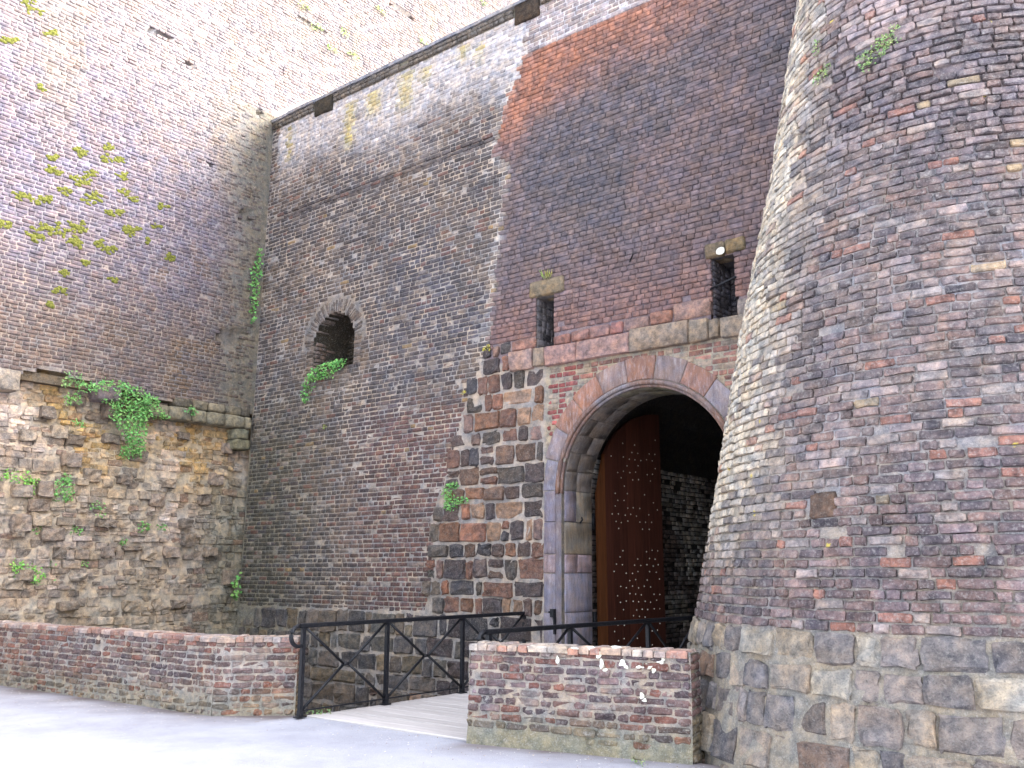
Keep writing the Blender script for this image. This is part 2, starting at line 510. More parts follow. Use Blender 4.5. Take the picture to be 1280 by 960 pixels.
def gate_zone(x, z):
    """photograph tones of brick and joint, by place on the wall"""
    x = np.asarray(x, float); z = np.asarray(z, float)
    n = fbm(x * 0.9, z * 0.9, 2); n2 = fbm(x * 2.2, z * 2.2, 5)
    br = mixc(lin((118, 104, 96)), lin((98, 90, 90)), sm(.35, .65, n))
    mo = mixc(lin((184, 172, 162)), lin((158, 150, 145)), sm(.35, .65, n2))
    red = sm(4.9, 4.2, z) * sm(-5.2, -3.2, x)
    br = mixc(br, lin((120, 86, 84)), red * .7)
    damp = sm(-4.2, -7, x + 1.2 * (n2 - .5)) * sm(6.2, 3.6, z)
    br = mixc(br, lin((80, 76, 64)), damp * .85); mo = mixc(mo, lin((120, 116, 98)), damp * .8)
    blue = sm(.5, .7, fbm(x * .7 + 3, z * .7, 8)) * sm(-5, -2.5, x) * sm(3.5, 5.5, z) * sm(9, 7.5, z)
    br = mixc(br, lin((92, 88, 98)), blue * .8)
    lm = lime_gate(x, z)
    br = mixc(br, lin((222, 214, 214)), lm * .9); mo = mixc(mo, lin((212, 206, 206)), lm * .85)
    yel = np.zeros_like(x)
    for xc, wd, zt, zb in ((-6.95, .10, 11.2, 10.2), (-5.0, .16, 11.1, 9.9), (-4.3, .22, 11.1, 10.4), (-3.4, .2, 11.2, 10.2), (-2.9, .12, 11.1, 10.6), (-1.9, .14, 11.2, 10.7), (-1.5, .08, 11.1, 10.5)):
        yel = np.maximum(yel, np.exp(-((x - xc + .12 * (n2 - .5)) / wd) ** 2) * sm(zb, zb + .4, z) * (z < zt))
    br = mixc(br, lin((208, 188, 96)), yel * .7); mo = mixc(mo, lin((205, 190, 120)), yel * .6)
    # the later dark panel right of the seam
    pan = (x > seam_x(z)) & (z < 10.45 + .06 * (n2 - .5)) & (z > 5.0)
    pb = mixc(lin((112, 103, 107)), lin((100, 95, 101)), sm(.4, .6, fbm(x * .5, z * .5, 31)))
    pb = mixc(pb, lin((118, 104, 106)), sm(.5, .68, n))
    org = sm(8.7, 10.4, z + .9 * (n - .5) - .10 * x) * sm(4.6, 1.2, x) + sm(1.1, 0.05, x - seam_x(z) + .5 * (n2 - .5)) * sm(8.4, 9.9, z)
    org = np.clip(org, 0, 1)
    pb = mixc(pb, lin((170, 118, 96)), org * .8)
    low = sm(7.2, 5.4, z + .8 * (n - .5)) * .55 + sm(6.1, 5.35, z) * .35
    pb = mixc(pb, lin((134, 106, 102)), np.clip(low, 0, 1))
    pm = mixc(pb, lin((140, 130, 138)), .28 + .3 * sm(6.3, 5.3, z))
    br = mixc(br, pb, pan.astype(float)); mo = mixc(mo, pm, pan.astype(float))
    # whitish band above the panel on the right, dark courses under the coping
    band = (x > seam_x(np.minimum(z, 10.4))) & (z > 10.45)
    br = mixc(br, lin((168, 150, 150)), band * .7); mo = mixc(mo, lin((220, 212, 212)), band * .7)
    cop = (z > 11.22).astype(float)
    br = mixc(br, lin((96, 86, 72)), cop * .9); mo = mixc(mo, lin((128, 122, 100)), cop * .9)
    # wall over the arch
    sp = ((x > 0) & (z < 4.85) & (z > 2.5)).astype(float)
    br = mixc(br, mixc(lin((158, 118, 108)), lin((158, 88, 86)), sm(1.0, .3, x)), sp); mo = mixc(mo, lin((166, 156, 140)), sp)
    pale_joint = np.exp(-((x - seam_x(z) + .07) / .09) ** 2) * (z < 10.4) * (z > 5.3)
    mo = mixc(mo, lin((214, 206, 200)), pale_joint * .8); br = mixc(br, lin((200, 190, 184)), pale_joint * .45)
    return br, mo, lm, pan


def gate_hole(u, v):
    a = (np.abs(u - AX) < AR + .12) & (v < AZ) & (v > -0.1)
    a |= (np.hypot(u - AX, v - AZ) < AR + .12) & (v >= AZ)
    for q in (W1, W2): a |= (u > q[0] - .02) & (u < q[1] + .02) & (v > q[2]) & (v < q[3] + .02)
    a |= (np.abs(u - OX) < ORR) & (v < OZ) & (v > 5.46)
    a |= (np.hypot(u - OX, v - OZ) < ORR) & (v >= OZ)
    return a


def gate_disp(u, v):
    d = -0.002 + .016 * ((v < 1.0) | ((u > quoin_l(v) - .1) & (v < 5.1) & (u < .05))) + 0.010 * (fbm(u * 7, v * 7, 3, 3) - .5)
    d = d + np.where((u > seam_x(v)) & (v > 5.2) & (v < 10.45), -.006, .005)
    crack = np.exp(-((v - 9.075) / .032) ** 2) * (u < -1.0) * (u > -7.2)
    return d - .06 * crack


sheet('wall_core', GATE, gmap, -7.6, 6.6, -2.7, 11.44, 0.06, M_MORTAR,
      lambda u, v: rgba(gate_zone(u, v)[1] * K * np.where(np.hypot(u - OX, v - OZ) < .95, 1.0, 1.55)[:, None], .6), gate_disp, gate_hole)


def ex_gate(v):
    ex = []
    if v < 0.98: return [(-9, 9)]
    if v > AZ:
        q = (ARO + .14 * min(1, (v - AZ) / 1.8)) ** 2 - (v - AZ) ** 2
        if q > 0: ex.append((AX - sqrt(q) - .01, AX + sqrt(q) + .01))
    else:
        ex.append((AX - ARO, AX + ARO))
    if v < 5.33: ex.append((quoin_l(v) + .22 * (vnoise(v / .29, 0, 3) - .5), 0.0))
    if 4.74 < v < 5.36: ex.append((-.7, 4.2))
    if W1[2] - .1 < v < 6.27: ex.append((W1[0] - (.13 if v > 5.98 else 0), W1[1] + (.2 if v > 5.98 else 0)))
    if W2[2] - .1 < v < 6.18: ex.append((W2[0] - (.1 if v > 5.97 else 0), W2[1] + (.18 if v > 5.97 else 0)))
    if 5.46 < v < OZ: ex.append((OX - ORR - .2, OX + ORR + .2))
    elif v >= OZ:
        q = (ORR + .34) ** 2 - (v - OZ) ** 2
        if q > 0: ex.append((OX - sqrt(q), OX + sqrt(q)))
    if v > 11.24: ex += [(-6.14, -5.5), (-.70, -.10)]
    return ex


def gate_vis(c, px, py):
    ok = px < tower_edge(py) - 2
    ok &= ~((px > 592) & (py > 806)) & ~((px < 370) & (py > 790))
    return ok


P = Pieces(T_LO, .004, .0025, .009)
hgt = .0822
B = courses(-7.55, 6.5, .98, 11.42, hgt, ex_gate, ph=.6, joint=.016)
bc, _, lmv, panv = gate_zone(B[:, 0], B[:, 1])
var = np.exp(rng.normal(0, .17, len(B)))
hue = rng.random(len(B))
for i, (u, v, du, dv, k) in enumerate(B):
    if rng.random() < .004: continue
    c = bc[i] * K * (var[i] if not panv[i] else var[i] ** .55)
    if not panv[i] and lmv[i] < .4:
        if hue[i] < .06: c = mixc(c, alb(138, 96, 84), .5)
        elif hue[i] < .16: c = mixc(c, alb(84, 76, 80), .6)
        elif hue[i] < .24: c = mixc(c, alb(170, 156, 146), .5)
        elif hue[i] < .248: c = mixc(c, alb(180, 150, 104), .6)
    if u > 0 and v < 4.8 and hue[i] < .4: c = alb(176, 158, 142) * var[i]
    wv = .012 + .004 * rng.normal() + (.05 if v > 11.24 else 0)
    if panv[i]: dv += .006; du += .006; wv += .004; c = c * 1.55 * np.array([1.03, 1.0, .99])
    else: c = c * 1.24
    if -7.2 < u < -1.0 and abs(v - 9.06) < .042: dv = .060; v = v - .010 + .006 * sin(u * 3)
    elif -7.2 < u < -1.0 and 0 < v - 9.06 < .12: wv += .006
    P.add(u, v, du, dv, wv, .07, (*c, .55 + .4 * lmv[i] if not panv[i] else .25))
P.finish(GATE, gmap, M_BRICK, 'brick', 'brickwork', 300, gate_vis)

# ring of radial bricks round the small arched hole, and its sides
P = Pieces(T_LO, .005, .004, .01)
omap = lambda u, v, w, e=0: gmap(OX - (ORR + v) * np.cos(u), OZ + (ORR + v) * np.sin(u), w)
nb = 34
for i in range(nb):
    a = pi * (i + .5) / nb
    c = alb(126, 112, 104) * math.exp(rng.normal(0, .18))
    if rng.random() < .2: c = alb(156, 146, 138)
    P.rec.append((a, .13 + .02 * rng.normal(), pi / nb * .84, .26 + .03 * rng.normal(), .012 + .006 * rng.normal(), .30, 0, *c, .7))
P2 = Pieces(T_LO, .005, .004, .01)
P.jit = .006
_ob = P.build


def polar_build(P, mapping):
    return Pieces.build(P, mapping)


P.bev = .02
P.finish(GATE, omap, M_BRICK, 'arch_brick', 'arch_brickwork', 60)
P = Pieces(T_LO, .005, .004, .01)
for side in (-1, 1):
    v = 5.46
    while v < OZ - .02:
        for (o, l) in ((.0, .2),):
            P.add(OX + side * (ORR + o + l / 2), v + .04, l, .068, .012 + .005 * rng.normal(), .3, (*(alb(134, 118, 108) * math.exp(rng.normal(0, .18))), .7))
        v += hgt
P.finish(GATE, gmap, M_BRICK, 'jamb_brick', 'jamb_brickwork', 60)


def niche(name, x0, x1, z0, z1, dep, arch=False, tone=(96, 84, 74), splay=0.0):
    """the recess behind an opening: sides, head, sill and back in brick"""
    prof = []
    if arch:
        r = (x1 - x0) / 2; cx = (x0 + x1) / 2
        prof = [(x0, z0)] + [(cx - r * cos(pi * i / 14), z1 + r * sin(pi * i / 14)) for i in range(15)] + [(x1, z0)]
    else:
        prof = [(x0, z0), (x0, z1), (x1, z1), (x1, z0)]
    V = []; Fc = []
    cx = (x0 + x1) / 2; n = len(prof); nd_ = 6
    for j in range(nd_):
        y = dep * j / (nd_ - 1)
        for (x, z) in prof:
            s = 1 - splay * j / (nd_ - 1)
            V.append((cx + (x - cx) * s + .012 * random.uniform(-1, 1), y + BAT * z - .004, z + .012 * random.uniform(-1, 1)))
    for j in range(nd_ - 1):
        for i in range(n):
            i2 = (i + 1) % n
            Fc.append((j * n + i, j * n + i2, (j + 1) * n + i2, (j + 1) * n + i))
    Fc.append(tuple((nd_ - 1) * n + i for i in range(n)))
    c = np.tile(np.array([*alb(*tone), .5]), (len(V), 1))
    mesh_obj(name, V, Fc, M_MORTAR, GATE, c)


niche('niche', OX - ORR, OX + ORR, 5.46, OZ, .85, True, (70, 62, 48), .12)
niche('embrasure', *W1[:2], W1[2], W1[3], .5, False, (150, 146, 148))
niche('embrasure', *W2[:2], W2[2], W2[3], .6, False, (112, 106, 110))
P = Pieces(T_LO, .004, .004, .009)
# reveal bricks: faces turned to +x on the left side of each opening, and the back
for (x, y0, y1, z0, z1, tone, hb) in ((W1[0], .02, .46, W1[2], W1[3], (132, 128, 134), .11), (W2[0], .02, .56, W2[2], W2[3], (112, 108, 118), .0822), (OX - ORR + .02, .05, .8, 5.46, OZ + .1, (128, 108, 98), .0822)):
    for (u, v, du, dv, k) in courses(y0, y1, z0, z1, hb, None, ph=.5):
        P.add(u, v, du, dv, x, .03, (*(alb(*tone) * math.exp(rng.normal(0, .2))), .8))
rm = lambda u, v, w, e=0: np.stack([w + .012, u + BAT * v, v], -1)
P.finish(GATE, rm, M_BRICK, 'reveal_brick', 'reveal_brickwork', 80)
P = Pieces(T_LO, .004, .004, .009)
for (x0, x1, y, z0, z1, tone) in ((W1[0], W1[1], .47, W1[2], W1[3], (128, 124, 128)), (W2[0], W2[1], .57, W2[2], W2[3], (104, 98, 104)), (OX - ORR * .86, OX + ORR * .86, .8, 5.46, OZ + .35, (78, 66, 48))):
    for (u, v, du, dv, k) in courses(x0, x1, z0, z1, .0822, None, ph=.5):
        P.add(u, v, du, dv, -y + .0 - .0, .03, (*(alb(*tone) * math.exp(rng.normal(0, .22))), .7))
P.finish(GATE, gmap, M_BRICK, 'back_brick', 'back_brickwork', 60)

# stone lintels, ledge courses
P = Pieces(T_ST, .008, .006, .03, .4)
LINT = [(.03, 6.115, .68, .26, .055, (176, 156, 128)), (2.97, 6.075, .30, .21, .055, (150, 132, 108)), (3.27, 6.085, .30, .20, .05, (168, 146, 112))]
for (u, v, du, dv, wv, tn) in LINT: P.add(u, v, du, dv, wv, .35, (*alb(*tn), .6))
P.finish(GATE, gmap, M_STONE, 'lintel_stone', 'lintel_stones', 20)
P = Pieces(T_ST, .009, .008, .018, .3)
LEDGE = [(-.67, -.20, 4.80, 5.13, (196, 158, 146)), (-.19, .02, 4.82, 5.12, (176, 158, 138)), (.03, .63, 4.80, 5.11, (206, 156, 148)), (.64, 1.58, 4.79, 5.11, (204, 158, 150)), (1.59, 2.55, 4.78, 5.14, (180, 160, 138)), (2.56, 2.86, 4.78, 5.10, (176, 158, 132)), (2.87, 3.02, 4.79, 5.06, (150, 138, 116)), (3.03, 3.7, 4.77, 5.06, (186, 170, 148)), (3.71, 4.2, 4.77, 5.06, (170, 156, 140))]
for (a, b_, z0, z1, tn) in LEDGE: P.add((a + b_) / 2, (z0 + z1) / 2, b_ - a - .012, z1 - z0 - .01, .10 + .01 * rng.normal(), .4, (*(1.25 * mixc(alb(*tn), alb(172, 152, 142), .4)), .55))
UP_ = [(-.67, -.20, 5.14, 5.32, (186, 132, 118)), (.18, .50, 5.12, 5.27, (170, 108, 98)), (.51, .85, 5.12, 5.30, (188, 136, 130)), (.86, 1.22, 5.12, 5.30, (190, 142, 138)), (1.23, 1.45, 5.12, 5.31, (184, 116, 116)), (1.46, 1.9, 5.13, 5.31, (180, 148, 144)), (1.91, 2.28, 5.15, 5.34, (182, 120, 96)), (2.29, 2.88, 5.14, 5.40, (196, 158, 146)), (3.27, 3.8, 5.07, 5.3, (190, 184, 176))]
for (a, b_, z0, z1, tn) in UP_: P.add((a + b_) / 2, (z0 + z1) / 2, b_ - a - .012, z1 - z0 - .012, .045 + .008 * rng.normal(), .3, (*(1.2 * mixc(alb(*tn), alb(168, 142, 134), .45)), .6))
P.finish(GATE, gmap, M_STONE, 'ledge_stone', 'ledge_stones', 40)

# corner blocks beside the gate and the stone footing below the brick
QT = [(104, 92, 92), (96, 86, 88), (92, 88, 92), (142, 108, 96), (128, 104, 92), (150, 112, 92), (164, 118, 100), (118, 100, 96), (176, 144, 122), (156, 128, 120), (98, 90, 86)]
P = Pieces(T_ST, .016, .013, .024, .5)
v = -2.4
while v < 5.30:
    h = random.uniform(.24, .36)
    if v + h > 5.30: h = 5.32 - v
    full = v < .9
    if full and v + h > .84: h = .975 - v
    u0 = -7.5 if full else quoin_l(v + h / 2) - .12 + .3 * (random.random() - .5)
    u1 = 0.0 if v + h / 2 < 4.8 or True else -.7
    if v + h / 2 > 4.72: u1 = -.68
    if not full and v < .98: full = False
    u = u0
    while u < u1 - .05:
        l = random.uniform(.15, .34) if random.random() < .65 else random.uniform(.34, .62)
        if u1 - (u + l) < .14: l = u1 - u
        tn = random.choice(QT)
        if u < -2.3: tn = random.choice([(116, 108, 104), (126, 114, 106), (110, 104, 104), (134, 120, 108), (142, 126, 106), (118, 112, 106)])
        if v < .6 and u > -2.4: tn = random.choice(QT[:3] + [(126, 118, 110)])
        gp = random.uniform(.02, .06)
        hh = h - random.uniform(.02, .065)
        if h > .3 and random.random() < .16 and l < .4:        # two thin stones one over the other
            P.add(u + l / 2, v + h * .27, l - gp, hh * .48, .048 + .012 * rng.normal(), .12, (*(alb(*tn) * 1.22 * math.exp(rng.normal(0, .14))), .8))
            tn = random.choice(QT)
            P.add(u + l / 2, v + h * .77, l - gp, hh * .42, .048 + .012 * rng.normal(), .12, (*(alb(*tn) * 1.22 * math.exp(rng.normal(0, .14))), .8))
        else:
            P.add(u + l / 2, v + h / 2 + random.uniform(-.015, .015), l - gp, hh, .052 + .013 * rng.normal(), .14, (*(alb(*tn) * 1.22 * math.exp(rng.normal(0, .14))), .8))
        u += l
    v += h
P.finish(GATE, gmap, M_STONE, 'stone', 'stonework', 300, gate_vis, smooth=False)

# coping: two dark blocks, a thin slab course on top, and the wall walk behind
P = Pieces(T_ST, .006, .004, .02, .3)
P.add(-5.82, 11.29, .56, .38, .06, .4, (*alb(78, 70, 58), .25)); P.add(-.4, 11.28, .54, .42, .06, .4, (*alb(88, 74, 62), .25))
P.finish(GATE, gmap, M_STONE, 'spout_block', 'spout_blocks', 5)
u = -7.6
cop = []
while u < 6.6:
    l = random.uniform(.5, .9)
    V, Fc = box_vf(u, u + l - .008, BAT * 11.45 - .075 + random.uniform(-.012, .012), .75, 11.44, 11.50 + random.uniform(-.006, .006))
    mesh_obj('coping_slab', V, Fc, M_STONE, GATE, np.tile(np.array([*(alb(190, 190, 198) * random.uniform(.85, 1.1)), .8]), (8, 1)), origin=(u, 0, 11.44))
    u += l
V, Fc = box_vf(-7.6, 9.2, .752, 10.2, -2.6, 11.47)
del Fc[2]
mesh_obj('rampart_mass', V, Fc, M_MORTAR, GATE, np.tile(np.array([*alb(128, 122, 112), .4]), (8, 1)))

# arch ring, soffit and jambs of dressed sandstone
L0 = AZ; R0 = (AR + ARO) / 2; LA = pi * R0


def arch_path(u, r):
    u = np.asarray(u, float)
    th = np.clip((u - L0) / R0, 0, pi)
    x = AX - r * np.cos(th); z = AZ + r * np.sin(th)
    z = np.where(u < L0, u, z); z = np.where(u > L0 + LA, L0 - (u - L0 - LA), z)
    return x, z


def amap(u, v, w, e=0):
    x, z = arch_path(u, R0 + v)
    return np.stack([x, -w + BAT * z, z], -1)


def smap(u, v, w, e=0):                              # soffit: v runs into the wall, w towards the opening
    x, z = arch_path(u, AR - w)
    return np.stack([x, v + BAT * z, z], -1)


JZ = [-.02, .30, .56, 1.05, 1.62, 1.90, 2.38, L0]
tones = [(168, 128, 118), (172, 134, 124), (150, 142, 152), (156, 148, 160), (160, 140, 144), (144, 134, 146), (150, 140, 152)]
vts = [(154, 146, 156), (160, 144, 146), (166, 128, 114), (168, 124, 106), (162, 138, 132), (164, 126, 112), (156, 138, 136), (168, 130, 118), (156, 146, 154), (164, 136, 130), (152, 146, 158)]
P = Pieces(T_LONG, .004, .003, .012, .2)
PS = Pieces(T_LONG, .004, .004, .010, .2)
wr = ARO - AR - .1
for side in (0, 1):
    for i in range(len(JZ) - 1):
        a, b_ = JZ[i], JZ[i + 1]
        if side: a, b_ = 2 * L0 + LA - b_, 2 * L0 + LA - a
        c = 1.3 * alb(*tones[i]) * random.uniform(.92, 1.08)
        P.add((a + b_) / 2, (AR + .1 + ARO) / 2 - R0, b_ - a - .008, wr, .035, .2, (*c, .6))
        cuts = [.06, .78] if i in (0, 2, 3, 5) else [.06, random.uniform(.34, .5), .78]
        for j in range(len(cuts) - 1):
            c2 = 1.5 * c * random.uniform(.85, 1.05)
            if i >= 5 and j == len(cuts) - 2: c2 = alb(196, 180, 160)
            PS.add((a + b_) / 2, (cuts[j] + cuts[j + 1]) / 2, b_ - a - .01, cuts[j + 1] - cuts[j] - .008, .02, .1, (*c2, .5))
nv = 11
for i in range(nv):
    a = L0 + LA * i / nv; b_ = L0 + LA * (i + 1) / nv
    c = 1.3 * alb(*vts[i]) * random.uniform(.95, 1.05)
    xt = .14 * sin(pi * (i + .5) / nv)
    P.add((a + b_) / 2, R0 * 0 + (AR + .1 + ARO + xt) / 2 - R0, b_ - a - .006, wr + xt, .03, .2, (*c, .7))
ns = 15
for i in range(ns):
    a = L0 + LA * i / ns; b_ = L0 + LA * (i + 1) / ns
    md = random.uniform(.32, .5)
    for (p, q) in ((.06, md), (md, .78)):
        c = 1.35 * mixc(alb(150, 138, 130), alb(142, 140, 112), sm(.25, .5, i / ns) * random.uniform(.3, 1)) * random.uniform(.85, 1.08)
        PS.add((a + b_) / 2, (p + q) / 2, b_ - a - .008, q - p - .008, .012, .1, (*c, .5))
P.finish(GATE, amap, M_SAND, 'voussoir', 'voussoirs', 60)
PS.finish(GATE, smap, M_SAND, 'soffit_stone', 'soffit_stones', 120, nofacing=True)
sheet('arch_core', GATE, amap, -.05, 2 * L0 + LA + .05, -.16, .2, .05, M_MORTAR, lambda u, v: rgba(np.tile(alb(196, 188, 176), (len(u), 1)), .4), lambda u, v: 0.012 + 0 * u)
sheet('soffit_core', GATE, smap, -.05, 2 * L0 + LA + .05, .0, .80, .1, M_MORTAR, lambda u, v: rgba(np.tile(alb(170, 160, 150), (len(u), 1)), .4), lambda u, v: 0.004 + 0 * u)
# the roll moulding that follows the opening
us = np.linspace(L0 - .05, L0 + LA + .05, 60)
for (rr, yy, rad) in ((AR + .055, -.03, .036), (AR + .012, .01, .03)):
    x, z = arch_path(us, rr)
    V, Fc = tube_vf(np.stack([x, yy + BAT * z, z], -1), rad, 8)
    cc = np.tile(np.array([*alb(172, 160, 162), .7]), (len(V), 1))
    f = vnoise(np.repeat(us, 8) * 1.7, 0, 6)
    cc[:, :3] = mixc(alb(168, 158, 162), alb(160, 126, 112), sm(.5, .7, f))
    mesh_obj('arch_moulding', V, Fc, M_SAND, GATE, cc, smooth=True)
for side in (-1, 1):                                 # flat inner fillet down the jambs
    x = AX + side * (AR + .05)
    V, Fc = box_vf(x - .05, x + .05, -.018, .07, -.02, L0 - .05)
    V = [(p[0], p[1] + BAT * p[2], p[2]) for p in V]
    mesh_obj('jamb_fillet', V, Fc, M_SAND, GATE, np.tile(np.array([*alb(152, 142, 152), .6]), (8, 1)))

# ================================================================== TALL LEFT WALL (brick above, robbed rubble below)
LEFT = thing('bastion_wall', (XL, -3.0, 0), 'very tall pale brick wall on the left with its ruined rubble base and moss patches', 'wall')
lmap = flat_map((XL, 0, 0), (0, 1, 0), (0, 0, 1), (1, 0, 0))
LOWB = [(-9, 4.98), (-4.62, 4.98), (-4.58, 5.04), (-4.2, 5.10), (-3.7, 5.06), (-3.3, 4.98), (-2.4, 4.90), (0, 4.92)]
HOLES = [(at_plane(308, 270, 0, XL)[1:], .14, .17), (at_plane(286, 426, 0, XL)[1:], .34, .20), (at_plane(300, 415, 0, XL)[1:], .25, .06), (at_plane(190, 38, 0, XL)[1:], .16, .05), (at_plane(206, 44, 0, XL)[1:], .26, .05), (at_plane(236, 80, 0, XL)[1:], .14, .05), (at_plane(264, 204, 0, XL)[1:], .06, .07), (at_plane(163, 78, 0, XL)[1:], .08, .04), (at_plane(390, 32, 0, XL)[1:], .5, .06), (at_plane(503, 15, 0, XL)[1:], .5, .06), (at_plane(325, 142, 0, XL)[1:], .07, .08), (at_plane(354, 88, 0, XL)[1:], .07, .05)]


def low_edge(y):
    return np.interp(y, [p[0] for p in LOWB], [p[1] for p in LOWB]) + .05 * (vnoise(np.asarray(y) * 4, 0, 7) - .5)


def left_zone(y, z):
    y = np.asarray(y, float); z = np.asarray(z, float)
    n = fbm(y * .6, z * .35, 12); n2 = fbm(y * 2, z * 2, 14)
    br = mixc(lin((150, 130, 122)), lin((132, 118, 122)), sm(.35, .65, n))
    mo = mixc(lin((206, 190, 176)), lin((190, 178, 172)), sm(.35, .65, n2))
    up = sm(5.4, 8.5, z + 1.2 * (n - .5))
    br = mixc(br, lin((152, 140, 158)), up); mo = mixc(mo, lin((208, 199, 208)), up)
    top = sm(8.6, 13.0, z + .35 * y + 2.4 * (n - .5) + 1.2)  # glare on the upper wall painted in as paler brick and joints
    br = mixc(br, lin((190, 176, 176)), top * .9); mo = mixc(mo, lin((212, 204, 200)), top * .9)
    yel = sm(.58, .75, fbm(y * 1.6, z * .28, 44)) * sm(8.5, 10.5, z)
    br = mixc(br, lin((190, 178, 134)), yel * .22); mo = mixc(mo, lin((206, 196, 150)), yel * .2)
    # damp, mortar-smeared strip in the corner
    cor = sm(-1.3 - .5 * n, -.15, y + .6 * (n2 - .5)) * (z < 11.6) * (y < .3)
    br = mixc(br, lin((138, 128, 112)), cor * .8); mo = mixc(mo, lin((152, 146, 126)), cor * .85)
    och = sm(.56, .7, fbm(y * 1.3, z * 1.0, 19)) * sm(8.6, 7.4, z) * sm(-4, -2, y)
    br = mixc(br, lin((150, 122, 84)), och * .5)
    return br, mo, top, cor


def hole_d(u, v):
    d = np.zeros_like(np.asarray(u, float))
    for (c, a, b_) in HOLES:
        q = ((u - c[0]) / a) ** 2 + ((v - c[1]) / b_) ** 2 + .9 * (vnoise(u * 14, v * 14, 8) - .5)
        d = np.maximum(d, (q < 1).astype(float))
    return d


def left_disp(u, v):
    return -.002 + .008 * (fbm(u * 7, v * 7, 23, 3) - .5) - .10 * hole_d(u, v)


def brick_top(y):
    return np.minimum(12.4 + (y + 5.6) * .53 + .7, 20)


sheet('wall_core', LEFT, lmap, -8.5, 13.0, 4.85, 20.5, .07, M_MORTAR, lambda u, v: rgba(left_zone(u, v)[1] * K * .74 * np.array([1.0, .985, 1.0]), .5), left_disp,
      lambda u, v: (v < low_edge(u) - .03) | ((u > .35) & (v < 10.9)))
P = Pieces(T_LO, .004, .0025, .010)


def left_vis(c, px, py):
    return ~((c[:, 1] > .1) & (c[:, 2] < 11.5))


pitch_l = .074
ex_left = lambda v: [(-9, -7.6)] + ([(.02, 99)] if v < 11.2 else []) + ([(-9, (v - 13.1) / .53 - 5.6)] if v > 12.2 else []) + [(max(0.2, (v - 11.3) * 1.35 - .4), 99)]
B = courses(-8.5, 13.0, 4.9, 19.5, pitch_l, ex_left, L=.21, H=.11, ph=.7, joint=.016)
ok = B[:, 1] > low_edge(B[:, 0]) + .02
B = B[ok & (hole_d(B[:, 0], B[:, 1]) < .5)]
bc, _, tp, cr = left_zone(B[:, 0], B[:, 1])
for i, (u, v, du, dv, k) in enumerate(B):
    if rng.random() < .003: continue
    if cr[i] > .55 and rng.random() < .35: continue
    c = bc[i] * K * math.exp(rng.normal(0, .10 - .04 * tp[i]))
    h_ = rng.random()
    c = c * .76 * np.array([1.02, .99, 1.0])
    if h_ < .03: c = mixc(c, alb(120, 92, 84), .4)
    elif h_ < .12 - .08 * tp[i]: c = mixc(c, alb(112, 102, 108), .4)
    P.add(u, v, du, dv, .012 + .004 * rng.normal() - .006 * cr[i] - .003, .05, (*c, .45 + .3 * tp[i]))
P.finish(LEFT, lmap, M_BRICK, 'brick', 'brickwork', 300, left_vis)

# the grey string course that is left of the old base, with two corner blocks
P = Pieces(T_ST, .010, .010, .03, .5)
y = -2.3
while y < -.02:
    l = min(random.uniform(.28, .5), -.02 - y)
    if l < .12: break
    P.add(y + l / 2, 4.63, l - .02, .24, .11 + .015 * rng.normal(), .5, (*(alb(186, 176, 150) * random.uniform(.8, 1.05)), .6))
    y += l
y = -1.75
while y < -.02:
    l = min(random.uniform(.25, .45), -.02 - y)
    if l < .12: break
    P.add(y + l / 2, 4.855, l - .02, .17, .05 + .01 * rng.normal(), .4, (*(alb(*random.choice([(178, 166, 142), (130, 122, 108), (168, 158, 136)])) * random.uniform(.85, 1.05)), .6))
    y += l
P.add(-.2, 4.40, .34, .2, .06, .4, (*alb(168, 164, 138), .6)); P.add(-.17, 4.19, .36, .2, .05, .4, (*alb(160, 156, 130), .6))
for (ya, yb) in ((-5.7, -5.15), (-5.14, -4.62), (-6.4, -5.72)):
    P.add((ya + yb) / 2, 4.78, yb - ya - .02, .36, .10, .5, (*alb(186, 172, 158), .6))
P.add(-3.10, 4.80, .42, .26, .14, .5, (*alb(156, 140, 140), .7)); P.add(-2.86, 4.52, .4, .28, .06, .5, (*alb(150, 130, 112), .6))
P.finish(LEFT, lmap, M_STONE, 'ledge_stone', 'ledge_stones', 40)


# the rubble core: recessed, ragged, with bigger stones standing out of it
def rub_w(u, v):
    d = -.24 + .17 * sm(4.4, 2.8, v) + .10 * sm(2.2, 0, v)
    d = d + .16 * (fbm(u * 1.3, v * 1.3, 51) - .5) + .13 * (fbm(u * 5, v * 5, 53) - .5) + .07 * sm(3.86, 3.72, v + .06 * fbm(u * 2, 0, 3))
    return d - .12 * sm(-.5, -.1, u)


def rub_col(u, v):
    u = np.asarray(u, float); v = np.asarray(v, float)
    n = fbm(u * 1.1, v * 1.1, 61); n2 = fbm(u * 2.6, v * 2.6, 63)
    c = mixc(lin((172, 156, 138)), lin((146, 130, 118)), sm(.3, .7, n))
    o = sm(.47, .62, fbm(u * 1.5 + 9, v * 1.5, 67)) * sm(2.6, 3.9, v)
    o = np.maximum(o, .8 * sm(3.2, 4.3, v) * sm(-2.6, -1.2, u))
    c = mixc(c, lin((190, 152, 84)), o * .7)
    p = sm(.54, .64, fbm(u * 1.2, v * 1.6, 71)) * sm(1.2, 3.0, v) + sm(-3.9, -4.6, u) * sm(3.4, 4.4, v) * .6
    c = mixc(c, lin((214, 194, 184)), np.clip(p, 0, 1) * .6)
    c = mixc(c, lin((116, 114, 100)), sm(-1.3, -.4, u + .5 * (n2 - .5)) * sm(4.0, 3.0, v) * .8)
    return c


